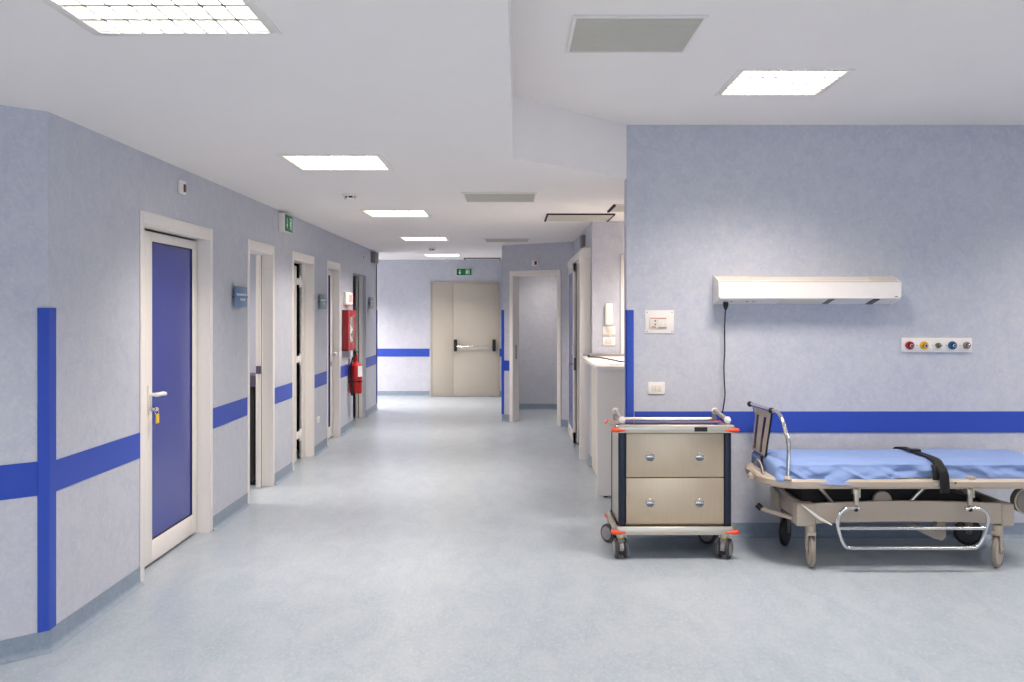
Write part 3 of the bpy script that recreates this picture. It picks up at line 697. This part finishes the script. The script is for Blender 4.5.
# bedhead unit
t = thing('bedhead_unit', 'long white bedhead trunking with lamp and sockets on right wall', 'wall unit', (2.05, YR, 1.64))
xa, xb = 1.417, 2.672; yf = 6.52
prof = [(YR, 1.642), (yf, 1.68), (yf, 1.792), (yf+.03, 1.795), (yf+.035, 1.785), (YR-.03, 1.81), (YR, 1.815)]
b = MB(); b.prism(prof, xa+.01, xb-.01, 'x'); b.build('trunking', M['white'], t)
b = MB(); xm0, xm1 = 1.66, 2.49
for p_, q_ in ((xa+.01, xm0), (xm1, xb-.01)):
    b.prism([(yf+.012, 1.79), (yf+.012, 1.797), (YR, 1.838), (YR, 1.80)], p_, q_, 'x')
b.prism([(YR-.03, 1.80), (YR-.03, 1.832), (YR, 1.836), (YR, 1.80)], xm0, xm1, 'x')
b.build('top_cover', M['ivory'], t)
b = MB(); b.box(xa+.012, xb-.012, yf+.002, yf+.012, 1.7915, 1.7945); b.build('top_joint', M['gas_grey'], t)
for xx in (xa, xb-.012):
    b = MB(); b.prism([(YR, 1.635), (yf+.02, 1.668), (yf-.006, 1.69), (yf-.006, 1.79), (yf+.02, 1.806), (YR, 1.846)], xx, xx+.012, 'x', .002); b.build('end_cap', M['whiteplastic'], t)
def under(x0, x1, m, nm, d=.003, f0=.08, f1=.92, par=None):
    zz = lambda y: 1.68-(y-yf)*(1.68-1.642)/(YR-yf)
    ya_, yb_ = yf+(YR-yf)*f0, yf+(YR-yf)*f1
    b = MB(); b.prism([(ya_, zz(ya_)+.001), (yb_, zz(yb_)+.001), (yb_, zz(yb_)-d), (ya_, zz(ya_)-d)], x0, x1, 'x'); return b.build(nm, m, par or t)
sp = under(1.425, 1.745, M['alu'], 'socket_strip', .004)
for px in (731.5, 747, 753.5):
    X = (px-512)/F*6.6
    b = MB(); b.lathe([(0, 0), (.0085, 0), (.0085, -.003), (0, -.003)], (X, 6.6, 1.66), 'z', 14); b.build('socket_hole', M['dark'], sp)
under(1.86, 2.16, M['ivory'], 'reading_lamp_diffuser', .004)
under(2.18, 2.22, M['greyplastic'], 'lamp_end', .004)
under(2.49, 2.53, M['black'], 'rocker_switch', .006)
under(2.54, 2.62, M['alu'], 'switch_strip', .003)
b = MB(); e0 = P(895, 297, yf); b.box(e0.x, e0.x+.02, yf-.0015, yf+.002, e0.z-.0, e0.z+.006); b.build('badge', M['greyplastic'], t)
# power cord
PX = (726-512)/F*6.6
t = thing('power_cord', 'black power cord hanging from the bedhead unit behind trolley', 'cord', (PX, 6.6, 1.66))
b = MB(); b.lathe([(0, .0), (.018, .0), (.02, -.02), (.014, -.04), (.007, -.055), (0, -.055)], (PX, 6.61, 1.655), 'z', 16); b.build('plug', M['black'], t)
pts = [(PX, 6.61, 1.62)]+[((px-512)/F*6.63, 6.63, 1.6-(py-310)/F*6.63) for px, py in ((725, 318), (724.6, 335), (724.8, 350), (724, 365), (724.3, 380), (725, 395), (723.3, 408), (721, 420))]+[(1.44, 6.64, .7), (1.42, 6.64, .6)]
b = MB(); b.tube(smooth_path(pts), .0048, 8); b.build('cable', M['black'], t)
# gas outlets
a, c = P(901, 352.3, YR), P(971.5, 337.8, YR)
t = thing('medical_gas_panel', 'white wall strip with five coloured gas outlets', 'gas outlet panel', ((a.x+c.x)/2, YR, a.z))
b = MB(); b.box(a.x, c.x, YR-.012, YR, a.z, c.z, .003); b.build('plate', M['whiteplastic'], t)
for px, r, m, lb in ((908.7, .029, 'gas_red', 'red outlet'), (923, .028, 'gas_yellow', 'yellow outlet'), (937.2, .019, 'gas_green', 'small olive outlet'), (951.3, .029, 'gas_blue', 'blue outlet'), (965.6, .025, 'gas_grey', 'grey outlet')):
    e = P(px, 345.3, YR)
    b = MB(); b.lathe([(0, 0), (r, 0), (r, -.015), (r*.82, -.024), (r*.62, -.024), (r*.55, -.016), (0, -.016)], (e.x, YR-.012, e.z), 'y', 28); o = b.build('gas_outlet', M[m], t); o['label'] = lb
    b = MB(); b.lathe([(0, -.012), (r*.45, -.012), (r*.42, -.04), (r*.25, -.042), (r*.2, -.03), (0, -.03)], (e.x, YR-.012, e.z), 'y', 20); b.build('socket', M['chrome'], o)
    b = MB(); b.lathe([(0, -.04), (r*.24, -.04), (r*.24, -.0435), (0, -.0435)], (e.x, YR-.012, e.z), 'y', 14); b.build('socket_hole', M['dark'], o)
b = MB()
for px in (904.5, 916.2, 931.7, 941.4, 945.3, 959.2):
    e = P(px, 345.3, YR); b.lathe([(0, 0), (.004, 0), (.003, -.002), (0, -.002)], (e.x, YR-.0118, e.z), 'y', 8)
b.build('screw', M['greyplastic'], t)

# ------------------------------------------------------------------ trolley
tx0, tx1, ty0, ty1 = .655, 1.437, 6.08, 6.60
t = thing('trolley', 'stainless steel drawer trolley with navy posts and orange corner bumpers', 'trolley', (1.04, 6.34, 0))
def rrect(x0, x1, y0, y1, r, n=6):
    return arc((x1-r, y1-r), r, 0, 90, n)+arc((x0+r, y1-r), r, 90, 180, n)+arc((x0+r, y0+r), r, 180, 270, n)+arc((x1-r, y0+r), r, 270, 360, n)
def rim(b, x0, x1, y0, y1, r, z0, z1, wd, drop=0):
    """raised hollow rim as ring with rounded section"""
    outer = rrect(x0, x1, y0, y1, r); inner = rrect(x0+wd, x1-wd, y0+wd, y1-wd, max(r-wd, .004)); n = len(outer); zc = (z0+z1)/2; h = (z1-z0)/2
    k = .25
    rings = []
    for (f, z) in ((0, zc-h*.5), (0, zc+h*.5), (k, z1), (1-k, z1), (1, zc+h*.5), (1, z0), (k, z0)):
        rings.append(b._v([(outer[i][0]*(1-f)+inner[i][0]*f, outer[i][1]*(1-f)+inner[i][1]*f, z-(drop*(z-z0)/(z1-z0)*min(1, (outer[i][1]-y0)/(y1-y0)*1.1) if drop else 0)) for i in range(n)]))
    m = len(rings)
    for j in range(m):
        A, B = rings[j], rings[(j+1) % m]
        for i in range(n): b.bm.faces.new([A[i], A[(i+1) % n], B[(i+1) % n], B[i]])
for nm, z0, z1 in (('top_tray', .812, .862), ('bottom_tray', .158, .212)):
    b = MB(); rim(b, tx0, tx1, ty0, ty1, .035, z0, z1, .03, .034 if z0 > .5 else 0); tr = b.build(nm, M['steel'], t)
    b = MB(); b.prism(rrect(tx0+.02, tx1-.02, ty0+.02, ty1-.02, .02), z0+.004, z0+.012, 'z'); b.build('tray_floor', M['mirror'], tr)
    for (xx, yy, ang_) in ((tx0+.012, ty0+.012, 225), (tx1-.012, ty0+.012, 315), (tx1-.012, ty1-.012, 45), (tx0+.012, ty1-.012, 135)):
        zc = z0+(.018 if yy < 6.3 or z0 < .5 else .012); br_ = .0135 if yy < 6.3 else .008; pts = [(xx+.024*math.cos(math.radians(ang_+d_)) + (.018 if xx > 1 else -.018)*0, yy+.024*math.sin(math.radians(ang_+d_)), zc) for d_ in range(-100, 101, 20)]
        sx = -1 if xx < 1 else 1; sy = -1 if yy < 6.3 else 1
        pts = [(xx-sx*.06, yy+sy*.016, zc)]+[(xx+sx*.02*math.sin(math.radians(q_)), yy+sy*.016*math.cos(math.radians(q_)), zc) for q_ in range(0, 91, 15)]+[(xx+sx*.02, yy-sy*.06, zc)]
        b = MB(); b.tube(pts, [.005]+[br_]*(len(pts)-2)+[.005], 10); b.build('corner_bumper', M['orange'], tr)
b = MB(); b.tube([(.715, 6.57, .848), (1.39, 6.57, .848)], .0115, 12); b.build('rear_rail', M['steel'], t)
b = MB(); e = P(694.5, 433, ty0); b.box(e.x, e.x+.082, ty0-.002, ty0+.002, .822, .85); b.build('rim_label', M['black'], t)
b = MB(); b.box(.69, 1.41, 6.15, 6.56, .205, .815); b.build('body', M['steel'], t)
for xx in (.686, 1.366):
    for yy in (6.112, 6.54):
        b = MB(); b.box(xx, xx+.046, yy, yy+.045, .205, .818, .008); b.build('corner_post', M['navy'], t)
for z0, z1 in ((.524, .806), (.222, .518)):
    b = MB(); b.box(.735, 1.364, 6.116, 6.15, z0, z1, .004); dw = b.build('drawer', M['drawer'], t)
    zc = CAMZ-(457-310)/F*6.12 if z0 > .4 else CAMZ-(503-310)/F*6.12
    for px in (650, 699.5):
        X = (px-512)/F*6.12
        b = MB(); b.tube([(X+.027*math.cos(a_*math.pi/14), 6.115, zc+.027*math.sin(a_*math.pi/14)) for a_ in range(28)], .0034, 8, closed=True); hd = b.build('handle_ring', M['chrome'], dw)
        b = MB(); b.prism([(X+.025*math.cos(math.radians(a_)), zc-.001+.025*math.sin(math.radians(a_))) for a_ in range(180, 361, 15)], 6.1165, 6.111, 'y'); b.build('pull_recess', M['greyplastic'], hd)
        b = MB(); b.box(X-.026, X+.026, 6.106, 6.114, zc-.003, zc+.009, .002); b.build('pull_lip', M['chrome'], hd)
for xx, sg in ((.712, -1), (1.395, 1)):
    b = MB(); pts = [(xx, ty0+.07, .84), (xx, ty0+.07, .868), (xx, ty0+.09, .888), (xx, 6.3, .895), (xx, 6.45, .905), (xx, ty1-.07, .905), (xx, ty1-.05, .88), (xx, ty1-.05, .84)]
    b.tube(smooth_path(pts), .015, 12); h_ = b.build('side_handle', M['wheelgrey'], t)
    for yy, zz in ((ty0+.07, .889), (ty1-.06, .905)):
        b = MB(); b.lathe([(0, -.018), (.02, -.014), (.0225, 0), (.02, .014), (0, .018)], (xx, yy, zz), 'y', 18); b.build('handle_cap', M['whiteplastic'], h_)
# casters
def twin_caster(cx, cy, yaw, label=None):
    b0 = Matrix.Translation((cx, cy, 0)) @ Matrix.Rotation(math.radians(yaw), 4, 'Z')
    ax = b0.to_3x3()
    c_ = thing_part = MB(b0); c_.prism(arc((0, .066), .052, -20, 200, 14), -.014, .014, 'x') ; c_.box(-.026, .026, -.03, .03, .08, .128, .01)
    co = c_.build('caster', M['wheelgrey'], t)
    for s_ in (-1, 1):
        b = MB(b0); b.lathe([(0, -.012), (.05, -.012), (.063, -.007), (.064, .007), (.05, .012), (0, .012)], (s_*.03, 0, .064), 'x', 28); wh = b.build('wheel', M['tyre'], co)
        b = MB(b0); b.lathe([(0, 0), (.046, 0), (.044, .004), (.012, .006), (0, .006)] if s_ > 0 else [(0, -.006), (.012, -.006), (.044, -.004), (.046, 0), (0, 0)], (s_*.042, 0, .064), 'x', 24); b.build('hub_cap', M['wheelgrey'], wh)
    b = MB(b0); b.box(-.02, .02, -.058, -.035, .03, .055, .006); b.build('brake_pedal', M['black'], co)
    b = MB(b0); b.lathe([(0, .127), (.021, .127), (.021, .139), (0, .139)], (0, 0, 0), 'z', 18); b.build('yellow_ring', M['yellow'], co)
    b = MB(b0); b.lathe([(0, .139), (.026, .139), (.026, .166), (0, .166)], (0, 0, 0), 'z', 18); b.build('stem', M['steel'], co)
twin_caster(.70, 6.135, 5); twin_caster(1.372, 6.135, -28); twin_caster(.682, 6.56, 38); twin_caster(1.35, 6.53, 60)

# ------------------------------------------------------------------ hospital stretcher
t = thing('hospital_bed', 'wheeled beige patient stretcher with chrome rails along right wall', 'stretcher', (2.45, 6.2, 0))
bx0, bx1, by0, by1 = 1.565, 3.47, 5.84, 6.58
b = MB()
def ring_frame(b, x0, x1, y0, y1, r, wd, z0, z1):
    n = 10; outer = rrect(x0, x1, y0, y1, r, n); inner = rrect(x0+wd, x1-wd, y0+wd, y1-wd, r-wd*.7, n)
    h = z1-z0; rings = []
    for f, z in ((.12, z0), (0, z0+h*.25), (0, z1-h*.25), (.12, z1), (1, z1), (1, z0)):
        rings.append(b._v([(outer[i][0]*(1-f)+inner[i][0]*f, outer[i][1]*(1-f)+inner[i][1]*f, z) for i in range(len(outer))]))
    m = len(rings); k = len(outer)
    for j in range(m):
        A, B = rings[j], rings[(j+1) % m]
        for i in range(k): b.bm.faces.new([A[i], A[(i+1) % k], B[(i+1) % k], B[i]])
ring_frame(b, bx0, bx1, by0, by1, .24, .09, .498, .556)
fr = b.build('bed_frame', M['beige'], t)
b = MB(); b.box(bx0+.1, bx1-.1, by0+.08, by1-.08, .50, .548); b.build('base_board', M['beigedark'], fr)
b = MB(); b.tube([(1.60, 6.30, .525), (1.555, 6.20, .52), (1.548, 6.14, .518)], [.02, .018, .016], 12); b.build('push_peg', M['beige'], fr)
# side face fittings
b = MB(); b.box(2.60, 2.70, by0-.004, by0+.003, .522, .534, .001); b.build('screw_plate', M['steel'], fr)
b = MB()
for px in (949, 955.5):
    e = P(px, 483, 5.836); b.lathe([(0, 0), (.006, 0), (.005, -.004), (0, -.004)], (e.x, 5.837, e.z), 'y', 10)
b.build('screw', M['dark'], fr)
e = P(971, 478, 5.87); b = MB(); b.box(e.x-.022, e.x+.022, 5.85, 5.89, .55, .572, .003); b.build('latch', M['beige'], fr)

# mattress with sheet
mx0, mx1, my0, my1 = 1.64, 3.42, 5.90, 6.54
def sheet(u, v):
    """u along the bed, v around from near hem over the top to the far hem"""
    x = mx0+(mx1-mx0)*u
    endf = min(1, math.sqrt(max(0, 1-(1-min(u/.035, 1))**2)), math.sqrt(max(0, 1-(1-min((1-u)/.03, 1))**2)))
    H = .094*(.6+.4*endf); yc = (my0+my1)/2; hw = (my1-my0)/2*(.9+.1*endf); ext = math.exp(-((x-1.98)/.22)**2)+.35*math.exp(-((x-2.3)/.12)**2)
    hang = .012+.026*math.exp(-((x-1.98)/.22)**2)+.008*math.sin(x*9)
    if x > 2.35: hang = .004+.006*math.sin(x*7)
    if v < .3:      # near side
        s = v/.3; z = .56-hang+(H+hang-.025)*s; y = yc-hw-.016*(1-s)-.058*ext*(1-s)
        kk = 1-s
    elif v > .7:
        s = (1-v)/.3; z = .558+(H-.025)*s; y = yc+hw; kk = 0
    else:
        s = (v-.3)/.4; a = s*math.pi
        # rounded shoulders then flat
        c = math.cos(a); sg = -1 if c > 0 else 1
        yy = -math.copysign(abs(c)**.72, c); y = yc+hw*yy; z = .56+H-.025+.025*abs(math.sin(a))**.6; kk = 0
    side = max(0, 1-abs(v-.17)/.2)
    f = noise.noise(Vector((x*3.2+z*9, z*3, 2.1)))*.030+noise.noise(Vector((x*8-z*22, z*6, 7.7)))*.016+noise.noise(Vector((x*17+z*30, y*6, 3.3)))*.006
    y -= side*(f*1.5+.004); y -= side*.022*max(0, 1-5*abs(noise.noise(Vector((x*4.2+z*7, z*3, 11.3)))))
    z += side*noise.noise(Vector((x*6, 1.5, .4)))*.014
    if .3 <= v <= .7:
        tp = math.sin((v-.3)/.4*math.pi)
        z += noise.noise(Vector((x*3, y*5, 5.5)))*.012*tp+noise.noise(Vector((x*6+y*7, y*8, 8.5)))*.009
        z -= .010*math.exp(-((x-2.58-(6.0-y)*.55)/.05)**2)          # dip where the belt lies
        z += .010*math.exp(-((x-2.44)/.10)**2)*math.exp(-((y-5.95)/.12)**2)
    return (x, y, z)
b = MB(); b.grid(sheet, 260, 90)
for uu in (0, 1):
    ring = [b._v([sheet(uu, j/90)])[0] for j in range(91)]; b.bm.faces.new(ring)
bmesh.ops.remove_doubles(b.bm, verts=b.bm.verts, dist=1e-5)
mt = tag(b.build('mattress', M['sheet'], origin=(2.5, 6.2, .56)), 'stretcher mattress covered with a crumpled light blue sheet', 'mattress')
# belt
def belt(u, v):
    path = BP; i = u*(len(path)-1); k = min(int(i), len(path)-2); f = i-k
    p = path[k].lerp(path[k+1], f); return tuple(p+Vector((.058*(v-.5)*1.0, .0, 0))+Vector((0, 0, .0)))
BP = smooth_path([(2.645, 6.56, .62), (2.65, 6.50, .658), (2.655, 6.38, .664), (2.655, 6.2, .664), (2.655, 6.02, .664), (2.645, 5.92, .66), (2.64, 5.868, .638), (2.645, 5.835, .61), (2.65, 5.826, .57), (2.652, 5.822, .5), (2.65, 5.822, .478)], 6)
bt = thing('restraint_belt', 'black belt with buckle strapped across the blue mattress', 'belt', (2.61, 6.2, .67))
b = MB(); b.grid(belt, 60, 4); o = b.build('webbing', M['strap'], bt)
md = o.modifiers.new('thickness', 'SOLIDIFY'); md.thickness = .006; md.offset = 1
b = MB(); b.box(2.62, 2.69, 6.24, 6.30, .662, .684, .006); b.build('buckle', M['black'], bt)
b = MB(); b.grid(lambda u, v: (2.585-.0*u+.04*v, 5.862-.02*u-.012*math.sin(u*3), .645-.09*u), 12, 2); o = b.build('loose_end', M['strap'], bt)
md = o.modifiers.new('thickness', 'SOLIDIFY'); md.thickness = .004

# foot panel and push bar
ft = MB()
A_tl = P(757, 405.5, 6.50); A_tr = P(772.5, 411, 6.17); A_br = P(765.5, 456.5, 6.17); A_bl = P(752.5, 449, 6.50)
vx = (A_tr-A_tl); vz = (A_bl-A_tl); nrm = vx.cross(vz).normalized()
def pp(u, v, d=0): return A_tl+vx*u+((A_bl*(1-u)+A_br*u)-(A_tl*(1-u)+A_tr*u))*v+nrm*d
def slab(b, u0, u1, v0, v1, d0, d1, bev=0):
    pts = [pp(u0, v0, d0), pp(u1, v0, d0), pp(u1, v1, d0), pp(u0, v1, d0), pp(u0, v0, d1), pp(u1, v0, d1), pp(u1, v1, d1), pp(u0, v1, d1)]
    v = b._v(pts); fs = [b.bm.faces.new([v[i] for i in q]) for q in ((0, 3, 2, 1), (4, 5, 6, 7), (0, 1, 5, 4), (1, 2, 6, 5), (2, 3, 7, 6), (3, 0, 4, 7))]
    if bev: bmesh.ops.bevel(b.bm, geom=list({e for f in fs for e in f.edges}), offset=bev, segments=2, affect='EDGES')
b = MB(); slab(b, 0, 1, 0, 1, -.006, .006, .003); pan = b.build('foot_panel', M['beige'], t)
b = MB()
for (u0, u1) in ((.15, .28), (.62, .75)):
    slab(b, u0, u1, .18, .94 if u0 < .5 else .96, -.010, .010, .002)
slab(b, .995, 1.004, .02, 1.0, -.0062, .0062)
b.build('panel_slot', M['black'], pan)
for e in (P(750, 404, 6.56), P(771.5, 410.5, 6.16)):
    b = MB(); b.ball(e, .020, (1, 1.3, 1)); b.build('corner_cap', M['black'], pan)
b = MB(); pth = [P(750.5, 404, 6.56), P(756, 405.3, 6.48), P(772, 410.5, 6.16), P(777, 412, 6.07), P(781.5, 418, 6.0), P(785, 429, 5.95), P(788.3, 442, 5.9), P(788.8, 455, 5.88), P(788, 477.5, 5.865)]
pth2 = [Vector((1.675, 6.58, .94)), Vector((1.70, 6.59, .84)), Vector((1.72, 6.60, .70)), Vector((1.72, 6.585, .55))]
b.tube(smooth_path(pth[::-1]+pth2), .0135, 12); b.build('push_bar', M['chrome'], t)
b = MB(); b.lathe([(0, 0), (.024, 0), (.022, .012), (.016, .02), (0, .02)], (P(788, 479, 5.865).x, 5.868, .555), 'z', 18); b.build('bar_socket', M['beige'], fr)
b = MB(); b.tube(smooth_path([P(761.5, 456, 6.22), P(762.5, 465, 6.2), P(763, 476, 6.05)]), .009, 8); b.build('panel_strut', M['black'], t)
b = MB(); b.tube(smooth_path([P(754, 465, 6.35), P(757, 459.5, 6.3), P(761, 464, 6.15), P(763.5, 474, 6.02)]), .005, 8); b.build('cable_loop', M['beige'], t)

# chassis
b = MB()
n = 24
def near_face(y0, y1):
    top = [(1.86+(3.06-1.86)*i/n, .398+.016*math.sin(math.pi*i/n)) for i in range(n+1)]
    bot = [(1.86+(3.06-1.86)*i/n, .268+.020*math.sin(math.pi*i/n)**.5) for i in range(n, -1, -1)]
    b.prism(top+bot, y0, y1, 'y', .004)
near_face(5.895, 5.925); near_face(6.46, 6.49)
b.box(1.80, 1.83, 5.96, 6.44, .275, .395, .006); b.box(3.07, 3.10, 5.96, 6.44, .275, .395, .006)
b.box(1.83, 3.07, 5.92, 6.46, .285, .30)
b.build('chassis_cover', M['beige'], t)
for (x0, x1) in ((1.765, 1.885), (3.035, 3.115)):
    for (y0, y1) in ((5.885, 5.985), (6.41, 6.5)):
        b = MB(); b.box(x0, x1, y0, y1, .258, .398, .012, 3); b.build('caster_housing', M['beige'], t)
b = MB(); b.prism([(1.84, .37), (1.83, .49), (2.62, .498), (2.66, .47), (2.97, .40), (3.0, .37), (3.0, .302), (1.84, .302)], 6.02, 6.40, 'y', .01); b.build('lift_cover', M['brownblack'], t)
b = MB(); xc = P(882, 490, 5.97).x; b.prism(arc((xc, .405), .058, 0, 180, 16)+[(xc-.062, .36), (xc+.062, .36)], 5.955, 5.99, 'y', .004); b.build('pivot_cover', M['beige'], t)
for (xx, x2) in ((2.5, 2.62), (2.02, 1.92)):
    b = MB(); b.tube([(xx, 5.99, .38), (x2, 5.99, .505)], .014, 10); b.build('lift_arm', M['steel'], t)
# casters
def caster(cx, cy, yaw, r=.098, black=False, seen=True):
    m_ = Matrix.Translation((cx, cy, 0)) @ Matrix.Rotation(math.radians(yaw), 4, 'Z')    # wheel axis local x
    b = MB(m_); b.lathe([(0, .215), (.03, .215), (.032, .262), (0, .262)], (0, .0, 0), 'z', 18)
    for s_ in (-1, 1): b.prism([(-.03, .225), (.03, .225), (.026, .17), (.018, r-.01), (-.018, r-.01), (-.026, .17)], s_*.024-.004, s_*.024+.004, 'x', .001)
    b.box(-.028, .028, -.035, .035, .2, .225, .006)
    f_ = b.build('caster_fork', M['beige'] if not black else M['beigedark'], t)
    b = MB(m_); b.lathe([(0, -.012), (r*.8, -.012), (r*.82, -.014), (r-.004, -.013), (r, -.006), (r, .006), (r-.004, .013), (r*.82, .014), (r*.8, .012), (0, .012)], (0, 0, r), 'x', 40); wh = b.build('wheel', M['beigedark'] if not black else M['black'], f_)
    b = MB(m_)
    b.lathe([(0, -.0155), (r*.78, -.0155), (r*.8, -.011), (r*.8, .011), (r*.78, .0155), (0, .0155)], (0, 0, r), 'x', 32); b.build('wheel_disc', M['beige'] if not black else M['tyre'], wh)
    b = MB(m_); b.lathe([(0, -.03), (.012, -.03), (.012, .03), (0, .03)], (0, 0, r), 'x', 14); b.build('axle', M['greyplastic'], wh)
caster(1.857, 5.91, -6); caster(3.02, 5.91, -43); caster(1.858, 6.46, -34, black=True); caster(3.10, 6.46, 78, r=.092, black=True)
# pedals and levers
b = MB(); pa_, pb_ = P(761, 508.5, 6.12), P(797, 519.5, 6.0); b.tube([pa_, pb_], .015, 12); lv = b.build('foot_lever', M['beige'], t)
b = MB(); b.tube([P(757.5, 505, 6.14), P(762, 509, 6.115)], [.02, .019], 12); b.build('grip', M['black'], lv)
b = MB(); q = [P(802.5, 505.5, 5.86), P(812, 512, 5.86), P(818, 517, 5.86), P(830, 523.5, 5.86)]
tp = [(p_.x, p_.z+d_) for p_, d_ in zip(q, (.004, .006, .008, .003))]; bo = [(p_.x, p_.z-d_) for p_, d_ in zip(q, (.004, .012, .014, .004))]
b.prism(tp+bo[::-1], 5.82, 5.885, 'y', .003); b.build('brake_pedal', M['whiteplastic'], t)
b = MB(); q = [P(u, v, 6.1) for u, v in ((908, 526), (912, 524), (935, 531), (935, 521), (944, 521), (945, 536), (941, 540), (933, 538))]
b.prism([(p_.x, p_.z) for p_ in q], 6.08, 6.12, 'y', .004); b.build('steering_lever', M['beige'], t)
b = MB(); b.tube([P(773, 486, 6.3), P(782, 496, 6.3)], .008, 8); b.build('release_rod', M['greyplastic'], t)
# side guard
Yg = 5.795
b = MB(); g = [P(u, v, Yg) for u, v in ((859, 508.5), (852, 508), (845, 509.5), (839.5, 515), (837.6, 523), (839, 531), (842, 541), (846, 546.5), (853, 548), (880, 548), (930, 548), (970, 548), (977, 546.5), (982, 540), (985.5, 530), (988, 520), (986.5, 513), (981, 509.5), (973, 508.5), (965, 509))]
b.tube(smooth_path(g, 5), .0115, 12); sg = b.build('side_guard', M['chrome'], t)
b = MB(); b.tube([P(838.5, 528.3, Yg), P(986, 528.3, Yg)], .0105, 12); b.build('guard_rail', M['chrome'], sg)
for px in (856, 969.5):
    e = P(px, 497, 5.83); b = MB(); b.box(e.x-.013, e.x+.013, 5.815, 5.84, .395, .50, .004); b.box(e.x-.022, e.x-.014, 5.81, 5.85, .47, .505, .002); b.box(e.x+.014, e.x+.022, 5.81, 5.85, .45, .505, .002)
    hg = b.build('guard_hinge', M['steel'], t)
    b = MB(); b.tube([(e.x, 5.83, .40), (e.x-.006, Yg, .385)], .010, 10); b.ball((e.x-.012, Yg, .383), .014); b.build('hinge_pin', M['dark'], hg)
# round cover at the head end
e = P(1028, 501.5, 5.95)
b = MB(); b.lathe([(0, -.02), (.072, -.02), (.082, -.008), (.082, .05), (0, .05)], (e.x, 5.96, e.z), 'y', 36); rc = b.build('round_cover', M['beigedark'], t)
b = MB(); b.lathe([(.079, -.01), (.086, -.01), (.086, .0), (.079, .0)], (e.x, 5.955, e.z), 'y', 36); b.build('cover_rim', M['beige'], rc)
b = MB(); b.box(e.x-.02, e.x+.05, 5.98, 6.01, e.z, .505, .004); b.build('cover_bracket', M['beigedark'], t)
